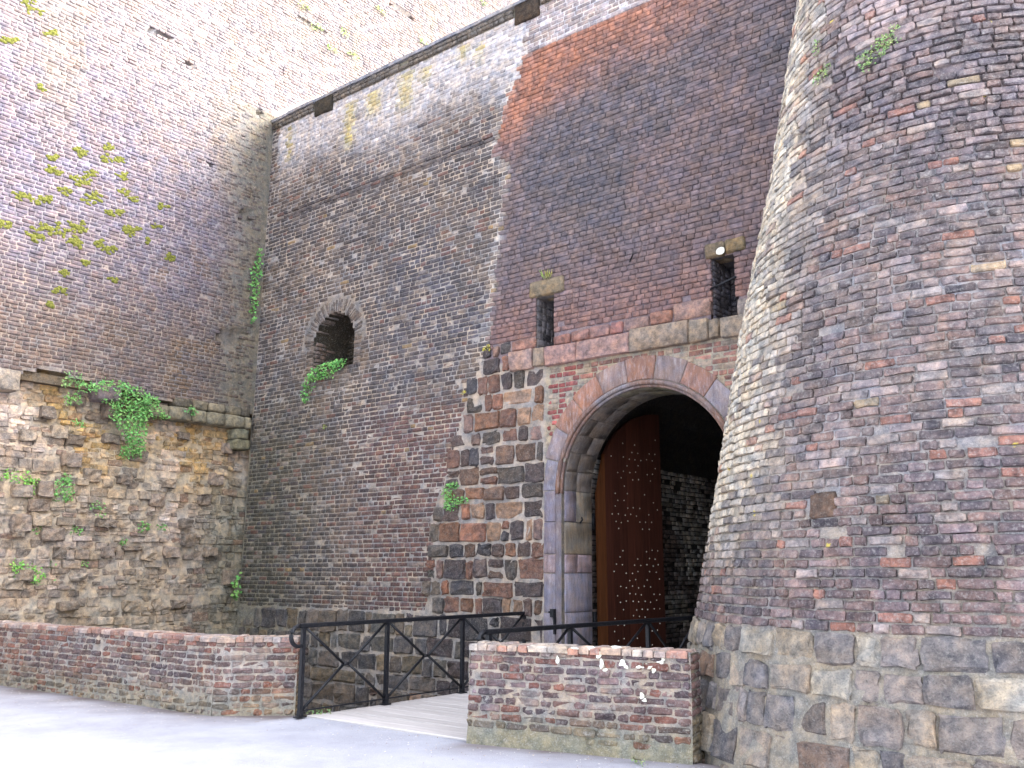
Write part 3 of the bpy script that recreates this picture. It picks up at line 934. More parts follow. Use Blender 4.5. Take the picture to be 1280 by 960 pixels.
sheet('rubble_core', LEFT, lmap, -9.2, .5, -2.6, 5.12, .06, M_MORTAR, lambda u, v: rgba(mixc(rub_col(u, v), lin((196, 182, 160)), .45) * K * 1.7, .5), lambda u, v: rub_w(u, v) - .012)
V, Fc = box_vf(XL - 3.0, XL - .42, -9.2, 13.2, -2.6, 20.6)
mesh_obj('wall_mass', V, Fc, M_MORTAR, LEFT, np.tile(np.array([*alb(128, 122, 112), .4]), (8, 1)))
V, Fc = box_vf(XL - .42, XL - .06, -8.5, .3, 4.84, 5.0)
mesh_obj('overhang', V, Fc, M_MORTAR, LEFT, np.tile(np.array([*alb(128, 112, 92), .4]), (8, 1)))
BIG = []
for (px, py, wd, hh) in ((318, 745, .5, .3), (20, 655, .32, .3), (20, 615, .3, .22), (50, 612, .26, .26), (42, 632, .34, .2), (18, 662, .2, .26), (60, 668, .4, .22), (128, 690, .24, .2), (130, 655, .24, .14), (158, 685, .34, .09), (180, 692, .3, .24), (208, 690, .3, .2), (228, 675, .24, .24), (24, 720, .24, .18), (95, 550, .32, .2), (170, 570, .36, .2), (85, 575, .34, .24), (110, 595, .3, .2), (60, 515, .24, .2), (75, 540, .28, .22), (140, 548, .3, .18), (45, 650, .3, .22), (90, 722, .3, .14), (155, 725, .24, .14), (280, 722, .3, .3), (285, 560, .24, .22), (230, 545, .26, .14), (250, 625, .26, .2), (190, 625, .3, .22), (205, 605, .3, .16), (155, 757, .3, .2), (10, 730, .3, .16), (75, 757, .34, .12), (215, 755, .3, .16), (190, 755, .2, .2), (255, 690, .24, .18), (120, 655, .2, .16), (70, 690, .26, .18), (35, 545, .26, .2), (225, 655, .26, .16), (265, 600, .24, .22), (150, 600, .26, .16), (100, 500, .3, .18), (120, 520, .24, .16)):
    q = at_plane(px, py, 0, XL - .15); BIG.append((q[1], q[2], wd, hh))
P = Pieces(T_ST, .022, .016, .02, .5)
for (u, v, wd, hh) in BIG:
    tn = random.choice([(162, 144, 130), (172, 154, 136), (150, 134, 120), (180, 162, 142), (142, 128, 116)])
    P.add(u, v, wd, hh, float(rub_w(u, v)) + random.uniform(.05, .13), .35, (*(1.35 * alb(*tn) * math.exp(rng.normal(0, .1))), .7))


def in_big(u, v):
    return any(abs(u - a) < c * .5 and abs(v - b_) < d * .5 for a, b_, c, d in BIG)


v = -.2
P3 = Pieces(T_LO, .012, .008, .014, .6)
while v < 5.08:
    h = random.choice([.07, .075, .08, .09, .10, .12, .14, .17]) * random.uniform(.9, 1.1)
    u = -7.4 + random.random() * .2
    while u < .02:
        l = random.uniform(.09, .26) * (1.4 if h > .1 else 1)
        uu, vv = u + l / 2, v + h / 2 + .05 * (fbm(u * .9, v * 2, 77) - .5)
        u += l + random.uniform(.0, .02)
        if in_big(uu, vv) or random.random() < .07 or vv > float(low_edge(uu)): continue
        c = rub_col(uu, vv) * K * 1.8 * math.exp(rng.normal(0, .17))
        r_ = rng.random()
        if r_ < .08: c = mixc(c, alb(160, 112, 96), .45)
        elif r_ < .16: c = mixc(c, alb(112, 102, 96), .5)
        elif r_ < .28: c = mixc(c, alb(206, 190, 170), .6)
        P3.add(uu, vv, l - .004, h * random.uniform(.82, 1.0), float(rub_w(uu, vv)) + .010 + .014 * rng.normal(), .12, (*c, .7))
    v += h
hid = lambda c, px, py: ~((px < 372) & (py > 784))
P.finish(LEFT, lmap, M_RUBBLE, 'stone', 'stonework', 300, hid, smooth=False)
P3.finish(LEFT, lmap, M_RUBBLE, 'rubble_stone', 'rubblework', 300, hid, smooth=False)

# moss cushions on the brick face
m, t, b = new_mat('moss', 1.0)
g = nd(t, 'ShaderNodeNewGeometry').outputs['Position']
t.links.new(cmix(t, mrange(t, noise(t, g, 26, 4), .35, .65), (.08, .09, .018), (.23, .23, .05)), b.inputs['Base Color'])
bp = nd(t, 'ShaderNodeBump'); bp.inputs['Strength'].default_value = 1; bp.inputs['Distance'].default_value = .03
t.links.new(noise(t, g, 70, 4, .7), bp.inputs['Height']); t.links.new(bp.outputs[0], b.inputs['Normal'])
M_MOSS = m


def moss(px, py, size, label):
    c0 = at_plane(px, py, 0, XL)
    V = []; Fc = []; made = [(c0[1], c0[2], .05)]
    for k in range(max(6, int(size * 85))):
        a = random.uniform(0, 2 * pi); r = size * .70 * random.random() ** .8
        cy, cz = c0[1] + r * cos(a) * 1.25, c0[2] + r * sin(a) * .75 + .25 * r * cos(a)
        s = random.uniform(.018, .055) * (1 - .4 * r / size)
        n_ = min(made, key=lambda q: hypot(q[0] - cy, q[1] - cz)); dd_ = hypot(n_[0] - cy, n_[1] - cz); lim = .8 * (s + n_[2]) * .9
        if dd_ > lim: cy, cz = n_[0] + (cy - n_[0]) * lim / dd_, n_[1] + (cz - n_[1]) * lim / dd_
        made.append((cy, cz, s)); o = len(V); nr, ns_ = 4, 8
        for i in range(nr):
            f = i / (nr - 1) * pi / 2
            for j in range(ns_):
                th = 2 * pi * j / ns_; q = s * cos(f) * random.uniform(.75, 1.2)
                V.append((XL + .004 + s * .55 * sin(f) * random.uniform(.8, 1.1), cy + q * cos(th) * 1.2, cz + q * sin(th) * .9))
        for i in range(nr - 1):
            for j in range(ns_):
                j2 = (j + 1) % ns_
                Fc.append((o + i * ns_ + j, o + i * ns_ + j2, o + (i + 1) * ns_ + j2, o + (i + 1) * ns_ + j))
    o = mesh_obj('moss_clump', V, Fc, M_MOSS, None, None, origin=c0)
    tag(o, label, 'moss', 'moss cushions on the tall left wall')


MOSS = [(38, 10, .42), (63, 42, .2), (13, 50, .22), (53, 110, .12), (100, 188, .26), (136, 185, .2), (133, 197, .18), (148, 200, .2), (64, 197, .2), (67, 213, .22), (102, 226, .32), (114, 217, .2), (153, 220, .24), (28, 245, .3), (54, 250, .26), (82, 239, .18), (115, 250, .28), (120, 241, .16), (155, 241, .18), (167, 248, .18), (137, 266, .16), (148, 265, .18), (203, 258, .16), (62, 287, .5), (46, 296, .3), (95, 284, .36), (5, 281, .22), (162, 287, .36), (195, 283, .16), (93, 302, .28), (122, 304, .2), (138, 312, .3), (184, 300, .12), (107, 328, .14), (212, 322, .18), (82, 342, .16), (76, 364, .2), (63, 380, .14), (142, 350, .14)]
ORD = ['first', 'second', 'third', 'fourth', 'fifth', 'sixth', 'seventh', 'eighth', 'ninth', 'tenth', 'eleventh', 'twelfth']
BANDS = [(0, 60, 'the topmost row'), (60, 150, 'the gap below the topmost row'), (150, 208, 'the upper row of the large cluster'), (208, 236, 'the second row of the large cluster'), (236, 275, 'the third row of the large cluster'), (275, 292, 'the row of the largest patches'), (292, 318, 'the row just under the largest patches'), (318, 400, 'the sparse lowest row')]
for lo, hi, where in BANDS:
    row = sorted([q for q in MOSS if lo <= q[1] < hi])
    for i, (px, py, s) in enumerate(row):
        sz = 'big' if s > .3 else 'medium' if s > .2 else 'small'
        lab = 'moss cushion, %s from left in %s' % (ORD[i], where) if len(row) > 1 else 'moss cushion, alone in %s' % where
        moss(px, py, s, sz + ' ' + lab)


# ================================================================== ROUND TOWER
TC = np.array([6.37, -1.05])
TZ = [-.4, -.2, 1.15, 1.6, 2.95, 4.2, 5.9, 7.27, 8.3, 11.0]
TR = [3.19, 3.15, 2.93, 2.84, 2.57, 2.32, 1.92, 1.657, 1.455, .95]
trad = lambda z: np.interp(z, TZ, TR)
TH0 = radians(-105)                                  # u = 0 here; u grows to the right in the photograph
TOWER = thing('round_tower', (TC[0], TC[1], 0), 'battered round brick tower on big stone blocks at the right edge', 'tower')


def tmap(u, v, w, e=0):
    e = np.asarray(e, float); R = np.where(e > 0, e, trad(v))
    th = TH0 + np.asarray(u) / R
    r = trad(v) + w
    return np.stack([TC[0] + r * np.cos(th), TC[1] + r * np.sin(th), np.asarray(v) + 0.17 * np.asarray(w) + 0 * th], -1)


def ttheta(u, R): return np.degrees(TH0 + u / R)


def tower_zone(thd, z):
    """thd = bearing in degrees round the tower (about -155 at its left limb)"""
    thd = np.asarray(thd, float); z = np.asarray(z, float)
    s = thd / 25.0
    n = fbm(s * 1.6, z * .9, 82); n2 = fbm(s * 4, z * 2.2, 84)
    br = mixc(lin((118, 102, 106)), lin((140, 122, 120)), sm(.35, .65, n))
    mo = mixc(lin((176, 170, 172)), lin((152, 146, 146)), sm(.35, .65, n2))
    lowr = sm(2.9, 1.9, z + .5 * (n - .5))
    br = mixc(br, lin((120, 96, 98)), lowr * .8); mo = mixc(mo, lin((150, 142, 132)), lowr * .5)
    up = sm(5.2, 6.2, z + 1.0 * (n - .5) + .012 * (thd + 110))
    br = mixc(br, lin((134, 118, 124)), up * .7); mo = mixc(mo, lin((112, 98, 106)), up * .75)
    pk = sm(6.2, 7.0, z + .5 * (n2 - .5)) * np.exp(-((thd + 97) / 12) ** 2)
    br = mixc(br, lin((214, 188, 190)), pk * .7)
    limb = sm(-106, -138, thd + 14 * (n2 - .5)) * sm(1.2, 2.4, z)  # light on the left edge painted into the tones, with some lime bloom
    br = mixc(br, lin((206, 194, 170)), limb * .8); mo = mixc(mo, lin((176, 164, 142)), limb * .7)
    return br, mo, limb, up


def tower_disp(u, v):
    er = np.maximum(sm(.50, .62, fbm(u * .9, v * .7, 93)) * .8, sm(5.4, 6.1, v))
    return .003 - .016 * er * (v > 1.2) + .010 * (v < 1.17) + .012 * (fbm(u * 9, v * 9, 91, 3) - .5)


def tcol(u, v):
    return rgba(np.where((v < 1.18)[:, None], lin((176, 168, 156)), tower_zone(ttheta(u, trad(v)), v)[1]) * K, .7)


# core swept by bearing so that it closes round the tower
def tmap_b(u, v, w, e=0):
    th = np.radians(u); r = trad(v) + w
    return np.stack([TC[0] + r * np.cos(th), TC[1] + r * np.sin(th), np.asarray(v) + 0 * th], -1)


tb = lambda u, v: tower_disp(np.radians(u) * 2.4, v)
nu_, nv_ = 420, 200
uu, vv = np.meshgrid(np.linspace(-200, 10, nu_), np.linspace(-.4, 11.0, nv_))
X = tmap_b(uu, vv, tb(uu, vv)).reshape(-1, 3)
uf, vf = uu.ravel(), vv.ravel()
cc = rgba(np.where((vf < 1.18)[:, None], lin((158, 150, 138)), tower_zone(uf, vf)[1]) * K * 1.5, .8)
idx = np.arange(nu_ * nv_).reshape(nv_, nu_)
mesh_obj('tower_core', X, np.stack([idx[:-1, :-1], idx[:-1, 1:], idx[1:, 1:], idx[1:, :-1]], -1).reshape(-1, 4), M_MORTAR, TOWER, cc, smooth=True)
V = [(TC[0] + .95 * cos(2 * pi * i / 32), TC[1] + .95 * sin(2 * pi * i / 32), 11.0) for i in range(32)]
mesh_obj('tower_top', V, [tuple(range(32))], M_MORTAR, TOWER, np.tile(np.array([*alb(150, 140, 136), .4]), (32, 1)))

P = Pieces(T_HI, .007, .005, .010, .4)
z = 1.185; k = 0
ch = .0815


def t_skip(thd, z):
    for (a, b_, da, db) in TSKIP:
        if abs(thd - a) < da and abs(z - b_) < db: return True
    return False


def t_bear(px, py):
    """where the ray through a photograph point meets the tower: (bearing deg, height)"""
    d = pray(px, py); tt = 3.0
    for _ in range(4000):
        p = CAM + tt * d
        if hypot(p[0] - TC[0], p[1] - TC[1]) < trad(p[2]): break
        tt += .004
    return math.degrees(atan2(p[1] - TC[1], p[0] - TC[0])), p[2]


TST = t_bear(1030, 632)                              # a squared stone set among the bricks
TPL = t_bear(1250, 335)                              # patch of bare mortar
TP2 = t_bear(955, 405)
TSKIP = [(TST[0], TST[1], 3.1, .13), (t_bear(1050, 78)[0], t_bear(1050, 78)[1], 2.0, .06), (t_bear(1020, 88)[0], t_bear(1020, 88)[1], 1.2, .05)]
while z < 10.8:
    R = float(trad(z + ch / 2))
    u0, u1 = radians(-188 + 105) * R, radians(-15 + 105) * R
    u = u0 - random.random() * .1
    while u < u1:
        l = (.115 if random.random() < .42 else .235) * random.uniform(.85, 1.1)
        uc = u + l / 2; thd = ttheta(uc, R)
        wav = .018 * (fbm(thd / 9, z * 1.2, 95, 2) - .5)
        j = random.uniform(.010, .022)
        u += l + j
        if t_skip(thd, z + ch / 2) or random.random() < .012: continue
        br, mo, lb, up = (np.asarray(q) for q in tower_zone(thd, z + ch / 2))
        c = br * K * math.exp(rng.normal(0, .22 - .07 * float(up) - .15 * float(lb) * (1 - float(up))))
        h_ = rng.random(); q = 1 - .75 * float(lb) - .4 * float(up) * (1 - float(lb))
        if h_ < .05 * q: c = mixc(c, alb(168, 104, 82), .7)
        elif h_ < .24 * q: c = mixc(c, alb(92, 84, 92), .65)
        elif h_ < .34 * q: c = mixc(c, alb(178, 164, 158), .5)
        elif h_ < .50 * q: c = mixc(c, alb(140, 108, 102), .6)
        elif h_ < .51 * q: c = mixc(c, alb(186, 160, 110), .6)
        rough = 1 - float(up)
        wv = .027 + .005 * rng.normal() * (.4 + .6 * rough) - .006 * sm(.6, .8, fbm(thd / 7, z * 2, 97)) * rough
        g_ = c.mean(); c = (c * .72 + g_ * .28) * (1.5 + .5 * float(lb) - .12 * float(up) * (1 - float(lb)))  # left edge bricks lifted further, their light kept in the colour
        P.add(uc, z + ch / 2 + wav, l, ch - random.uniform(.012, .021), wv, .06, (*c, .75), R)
    z += ch; k += 1


def tvis(c, px, py):
    return np.ones(len(c), bool)


P.finish(TOWER, tmap, M_TOWER, 'brick', 'brickwork', 300, tvis, smooth=False)
P = Pieces(T_ST, .006, .006, .02, .5)
R = float(trad(TST[1])); P.add((radians(TST[0]) - TH0) * R, TST[1], .25, .21, .03, .1, (*alb(132, 108, 94), .5), R)
R = float(trad(TPL[1]))
P.finish(TOWER, tmap, M_STONE, 'set_stone', 'set_stones', 5)

# stone footing of the tower
P = Pieces(T_ST, .018, .013, .022, .45)
z = -.25
TT = [(166, 152, 138), (156, 144, 138), (136, 130, 130), (172, 158, 140), (128, 122, 122), (158, 134, 120), (176, 168, 156), (150, 138, 128), (142, 132, 128), (116, 111, 113)]
for h in (.30, .34, .29, .25, .25):
    if z + h > 1.2: h = 1.175 - z
    R = float(trad(z + h / 2))
    u = radians(-188 + 105) * R
    while u < radians(-15 + 105) * R:
        l = random.uniform(.18, .32) if random.random() < .6 else random.uniform(.3, .46)
        thd = ttheta(u + l / 2, R)
        tn = 1.5 * alb(*random.choice(TT)) * math.exp(rng.normal(0, .14))
        tn = mixc(tn, alb(196, 186, 168), .45 * float(sm(-132, -148, thd)))  # the painted edge light carried down onto the footing stones
        gp = random.uniform(.01, .04)
        P.add(u + l / 2, z + h / 2 + random.uniform(-.012, .012), l - gp, h - random.uniform(.02, .055), .040 + .013 * rng.normal(), .14, (*tn, .8), R)
        u += l
    z += h
P.finish(TOWER, tmap, M_STONE, 'stone', 'stonework', 300, tvis, smooth=False)

# ================================================================== LOW PARAPETS
def parapet(name, label, pts, height, thick, tones, seed, wear, white=None, tops=None):
    """a low brick wall along pts (its road face, left to right), brick on all seen sides and a row of bricks laid on top"""
    org = np.array([*pts[0], 0])
    T = thing(name, org, label, 'parapet wall')
    pp = [np.array(p, float) for p in pts]; s = 0
    fp = Pieces(T_HI, .006, .006, .014, .6); tp = Pieces(T_HI, .006, .006, .014, .6)
    segs = []
    for i in range(len(pp) - 1):
        d = pp[i + 1] - pp[i]; L = hypot(*d); d = d / L; nrm = np.array([d[1], -d[0]])
        segs.append((pp[i], d, nrm, L))
    for si, (o, d, nrm, L) in enumerate(segs):
        for face, (oo, dd, nn, LL) in enumerate(((o, d, nrm, L), (o + d * 0 - nrm * thick + d * L, -d, -nrm, L))):
            fm = flat_map((*(oo), 0), (*dd, 0), (-nn[0] * .03, -nn[1] * .03, 1), (*nn, 0))
            fpc = Pieces(T_HI, .006, .006, .014, .6)

            def tz(u, v):
                n = fbm(u * 1.5 + seed, v * 2, seed)
                c = mixc(lin(tones[0]), lin(tones[1]), sm(.35, .65, n))
                gr = sm(.42, .1, v + .25 * (fbm(u * 2, v * 2, seed + 3) - .5)) * wear
                return mixc(c, lin((148, 146, 112)), gr * .6), gr

            sheet('wall_core', T, fm, 0, LL, -.05, height - .01, .07, M_MORTAR,
                  lambda u, v: rgba(mixc(np.tile(lin((192, 180, 170)), (len(u), 1)), lin((160, 156, 136)), tz(u, v)[1]) * K * 1.2, .8),
                  lambda u, v: .011 + .010 * (fbm(u * 9, v * 9, seed + 5, 3) - .5) + .022 * sm(.15, .02, v) * max(0, wear - .5) * 2)
            h = .0765
            for (u, v, du, dv, k) in courses(0.0, LL, .0, height - .075, h, None, L=.225, H=.11, joint=.014, ph=.45):
                c, gr = tz(u, v); c = c * K * 1.3 * math.exp(rng.normal(0, .19)); q = rng.random()
                if q < .09: c = mixc(c, alb(160, 100, 82), .6)
                elif q < .24: c = mixc(c, alb(98, 86, 92), .6)
                elif q < .36: c = mixc(c, alb(190, 172, 160), .5)
                if v < .17 and wear > .8 and rng.random() < .5: continue
                fpc.add(u, v + .010 * (fbm(u * 1.2, v, seed + 8) - .5) * 2, du, dv, .024 + .006 * rng.normal() - .008 * float(gr), .06, (*c, .75))
            if face == 0:
                u_w = white or []
                fpc.finish(T, fm, M_BRICK, 'brick', 'brickwork', 300 // len(segs), None, smooth=False)
            else:
                fpc.finish(T, fm, M_BRICK, 'brick', 'back_brickwork', 0)
        # bricks across the top: heads towards the road
        tm = flat_map((*(o + nrm * .015), height - .065), (*d, 0), (0, 0, 1), (*nrm, 0))
        u = 0
        while u < L - .03:
            l = min(random.choice([.11, .11, .215]) * random.uniform(.92, 1.06), L - u)
            q = rng.random()
            tn = random.choice(tops or [(170, 130, 116), (166, 132, 122), (150, 114, 106), (190, 164, 152)])
            wd = thick / 2
            for r_ in range(2):
                off = -nrm * (r_ * wd)
                V, Fc = box_vf(0, 1, 0, 1, 0, 1); bmv = []
                hz = height - .068 + random.uniform(-.006, .006); ht = .062 + random.uniform(-.008, .008)
                nx = 3
                Vv = []; grid = []
                for (a, b_, z_) in [(a, b_, z_) for z_ in (0, .75, 1) for b_ in (0, 1) for a in (0, 1)]:
                    ins = .012 if z_ == 1 else 0
                    uu = u + .006 + ins + a * (l - .012 - 2 * ins); ww = .008 + ins + b_ * (wd - .014 - 2 * ins)
                    p = o + d * uu + nrm * .018 - nrm * (r_ * wd) - nrm * ww
                    Vv.append((p[0] + random.uniform(-.004, .004), p[1] + random.uniform(-.004, .004), hz + ht * z_ + random.uniform(-.003, .003)))
                Fc = [(8, 9, 11, 10)]
                for lv in (0, 4):
                    for a, b_ in ((0, 1), (1, 3), (3, 2), (2, 0)): Fc.append((lv + a, lv + b_, lv + 4 + b_, lv + 4 + a))
                c = alb(*tn) * math.exp(rng.normal(0, .12))
                c = c * 1.3
                if r_ == 1 or rng.random() < .35: c = mixc(c, alb(222, 206, 196), .65)
                mesh_obj('cap_brick', Vv, Fc, M_BRICK, T, np.tile(np.array([*c, .8]), (12, 1)), origin=np.mean(Vv, 0), smooth=False)
            u += l
        cv = [(*(o - nrm * .01), height - .02), (*(o + d * L - nrm * .01), height - .02), (*(o + d * L - nrm * (thick - .01)), height - .02), (*(o - nrm * (thick - .01)), height - .02)]
        mesh_obj('cap_bed', cv, [(0, 1, 2, 3)], M_MORTAR, T, np.tile(np.array([*alb(206, 194, 184), .7]), (4, 1)))
    # end faces
    for (p, q) in ((segs[0][0] - segs[0][2] * thick, segs[0][0]), (segs[-1][0] + segs[-1][1] * segs[-1][3], segs[-1][0] + segs[-1][1] * segs[-1][3] - segs[-1][2] * thick)):
        d = q - p; L = hypot(*d); d = d / L; nn = np.array([d[1], -d[0]])
        fm = flat_map((*p, 0), (*d, 0), (-nn[0] * .02, -nn[1] * .02, 1), (*nn, 0))
        pc = Pieces(T_HI, .006, .006, .014, .6)
        for (u, v, du, dv, k) in courses(0, L, 0, height - .075, .0765, None, L=.225, H=.11, ph=.4):
            c = alb(*tones[0]) * math.exp(rng.normal(0, .18))
            if v < .4: c = mixc(c, alb(160, 154, 112), .5)
            pc.add(u, v, du, dv, .012 + .005 * rng.normal(), .05, (*c, .7))
        pc.finish(T, fm, M_BRICK, 'end_brick', 'end_brickwork', 40)
        sheet('end_core', T, fm, 0, L, -.05, height - .02, .1, M_MORTAR, lambda u, v: rgba(np.tile(alb(178, 168, 150), (len(u), 1)), .6))
    return T


PA = parapet('brick_parapet', 'long low brick parapet along the road at the left, with a mossy corner', [(-9.5, -5.08), (-1.33, -4.70), (-.62, -4.06)], .895, .34,
             ((142, 106, 94), (120, 100, 98)), 101, .6)
PB = parapet('brick_parapet', 'short low brick parapet between the bridge and the round tower, with painted white sun spots', [(2.13, -4.13), (4.35, -3.68)], .95, .32,
             ((136, 108, 104), (118, 102, 106)), 131, 1.0, tops=[(200, 160, 148), (200, 174, 156), (186, 142, 126), (214, 198, 184)])
# sun dapples on the right parapet, painted on as white blots
m, t, b = new_mat('white_spots', 0.8); b.inputs['Base Color'].default_value = (.80, .78, .70, 1)
g = nd(t, 'ShaderNodeNewGeometry').outputs['Position']
t.links.new(cmix(t, mrange(t, noise(t, g, 30, 4), .4, .6), (.78, .76, .70), (.62, .60, .46)), b.inputs['Base Color'])
M_SPOTS = m
d = np.array([2.22, .45]); LP = hypot(*d); d /= LP; nrm = np.array([d[1], -d[0]])


def par_pt(px, py):
    """photograph point -> (u along the right parapet, z)"""
    o = np.array([2.13, -4.13]); r_ = pray(px, py)
    A = np.array([[r_[0], -d[0]], [r_[1], -d[1]]]); tt, uu = np.linalg.solve(A, o - CAM[:2])
    return uu, CAM[2] + tt * r_[2]



def blot(u, z, a, b_):
    V = []; Fc = []; o = 0; n = 14
    ph = random.random() * 9
    for i in range(n):
        th = 2 * pi * i / n; rr = 1 + .35 * sin(3 * th + ph) * random.random() + random.uniform(-.15, .15)
        uu = u + a * cos(th) * rr; zz = z + b_ * sin(th) * rr
        p = np.array([2.13, -4.13]) + d * uu + nrm * (.027 - .03 * zz)
        V.append((p[0], p[1], zz))
    p = np.array([2.13, -4.13]) + d * u + nrm * (.033 - .03 * z)
    V.append((p[0], p[1], z))
    for i in range(n): Fc.append((o + i, o + (i + 1) % n, o + n))
    mesh_obj('painted_dapple', V, Fc, M_SPOTS, PB, origin=V[-1])


for (px, py, a, b_) in ((692, 812, .055, .02), (708, 815, .05, .012), (735, 810, .07, .016), (748, 818, .03, .03), (752, 830, .018, .04), (757, 838, .022, .02), (697, 825, .018, .03), (718, 811, .04, .014), (770, 809, .05, .012), (778, 829, .028, .03), (783, 834, .02, .014), (800, 834, .035, .012), (812, 833, .04, .022), (817, 838, .018, .02), (826, 828, .03, .012), (829, 824, .014, .018), (803, 870, .02, .028), (806, 875, .022, .014), (664, 808, .03, .01)):
    u_, z_ = par_pt(px, py); blot(u_, z_, a * 1.1, b_ * 1.1)

# ================================================================== BRIDGE
m, t, b = new_mat('weathered_planks', 0.85)
a = nd(t, 'ShaderNodeAttribute', attribute_name='col')
g = nd(t, 'ShaderNodeNewGeometry').outputs['Position']
mp = nd(t, 'ShaderNodeMapping'); mp.inputs['Scale'].default_value = (1.2, 30, 30); t.links.new(g, mp.inputs[0])
gn = noise(t, mp.outputs[0], 1.6, 5, .6)
vv_ = nd(t, 'ShaderNodeCombineXYZ')
for i in range(3): t.links.new(mrange(t, gn, .3, .7, .8, 1.15), vv_.inputs[i])
t.links.new(cmix(t, 1.0, a.outputs[0], vv_.outputs[0], 'MULTIPLY'), b.inputs['Base Color'])
bp = nd(t, 'ShaderNodeBump'); bp.inputs['Strength'].default_value = .4; bp.inputs['Distance'].default_value = .006
t.links.new(gn, bp.inputs['Height']); t.links.new(bp.outputs[0], b.inputs['Normal'])
M_PLANK = m
BR = thing('wooden_bridge', (1.0, -4.05, 0), 'pale plank footbridge over the moat leading into the gateway', 'bridge')
y = -4.05
while y < .95:
    wd = .235
    x0, x1 = (-.42, 2.48) if y < -.15 else (.33, 3.12)
    zt = .012 + random.uniform(-.004, .004)
    V = []
    for (xx, yy, zz) in [(x0 + random.uniform(-.01, .01), y + .009, 0), (x1 + random.uniform(-.01, .01), y + .009, 0), (x1, y + wd, 0), (x0, y + wd, 0)]:
        V.append((xx, yy, zt - .05))
    V += [(q[0], q[1], zt - .006 + random.uniform(-.001, .001)) for q in V]
    V += [(q[0] + (.008 if q[0] < 1 else -.008), q[1] + (.006 if i in (0, 1) else -.006), zt) for i, q in enumerate(V[:4])]
    Fc = [(8, 9, 10, 11), (3, 2, 1, 0)] + [(l + i, l + (i + 1) % 4, l + 4 + (i + 1) % 4, l + 4 + i) for l in (0, 4) for i in range(4)]
    mesh_obj('plank', V, Fc, M_PLANK, BR, np.tile(np.array([*(alb(228, 220, 216, k=.68) * random.uniform(.9, 1.08)), 1]), (12, 1)), origin=(x0, y, 0))
    y += wd + .012
for x in (-.2, .9, 2.2):
    V, Fc = box_vf(x, x + .18, -4.0, -.05, -.30, -.045)
    mesh_obj('beam', V, Fc, M_PLANK, BR, np.tile(np.array([*alb(110, 96, 84), 1]), (8, 1)))

# ------------------------------------------------------------------ iron railings
m, t, b = new_mat('black_iron', 0.5); b.inputs['Metallic'].default_value = .0; b.inputs['Specular IOR Level'].default_value = .35
g = nd(t, 'ShaderNodeNewGeometry').outputs['Position']
t.links.new(cmix(t, mrange(t, noise(t, g, 40, 4), .5, .75), (.006, .007, .011), (.03, .028, .03)), b.inputs['Base Color'])
M_IRON = m


def railing(label, xa, ys, xb=None):
    xb = xa if xb is None else xb
    X = lambda y: xa + (xb - xa) * (y - ys[0]) / (ys[-1] - ys[0])
    x = xa
    T = thing('bridge_railing', (x, ys[0], 0), label, 'railing')
    H = 1.03
    V, Fc = tube_vf([(X(ys[0] - .06), ys[0] - .06, H), (X(ys[-1]), ys[-1] + .018, H)], .02, flat=(.028, .025))
    mesh_obj('handrail', V, Fc, M_IRON, T)
    cx, cz, r = ys[0] - .06, H - .115, .115
    pts = [(x, cx - r * sin(a_), cz + r * cos(a_)) for a_ in np.linspace(0, pi * 1.02, 12)]
    pts += [(x, cx - r * sin(pi * 1.02) + k * .03, cz - r * 1.0 + k * k * .006) for k in (1, 2)]
    V, Fc = tube_vf(pts, [.026] * 9 + [.024, .022, .021, .018, .016], 8)
    mesh_obj('scroll', V, Fc, M_IRON, T, smooth=True)
    for y in ys:
        x = X(y)
        V, Fc = box_vf(x - .023, x + .023, y - .023, y + .023, .016, H - .02)
        p = mesh_obj('post', V, Fc, M_IRON, T, origin=(x, y, 0))
        V, Fc = join_vf([box_vf(x - .045, x + .045, y - .06, y + .06, .013, .026), box_vf(x - .028, x + .028, y - .028, y + .028, .026, .09)])
        mesh_obj('foot_plate', V, Fc, M_IRON, p, origin=(x, y, 0))
    V, Fc = tube_vf([(X(ys[0]), ys[0] + .02, .085), (X(ys[-1]), ys[-1] - .02, .085)], .01, flat=(.012, .008))
    mesh_obj('bottom_rail', V, Fc, M_IRON, T)
    for a_, b_ in zip(ys[:-1], ys[1:]):
        ym = (a_ + b_) / 2; zm = .555; dl = .035
        for (y0, z0, y1) in ((a_ + .03, .10, ym - dl), (b_ - .03, .10, ym + dl), (a_ + .03, H - .02, ym - dl), (b_ - .03, H - .02, ym + dl)):
            V, Fc = tube_vf([(X(y0), y0, z0), (X(y1), y1, zm)], .017, 8)
            mesh_obj('brace', V, Fc, M_IRON, T, smooth=True)
        V, Fc = tube_vf([(X(ym - dl), ym - dl - .012, zm), (X(ym + dl), ym + dl + .012, zm)], .019, 8)
        mesh_obj('brace_joint', V, Fc, M_IRON, T, smooth=True)
    return T


railing('black iron bridge railing in full view left of the planks, curled end at the road', -.36, [-4.2, -2.86, -1.42, -.02])
railing('black iron bridge railing running behind the right parapet, mostly hidden by it', 2.03, [-3.70, -2.35, -.78, .42], 2.30)

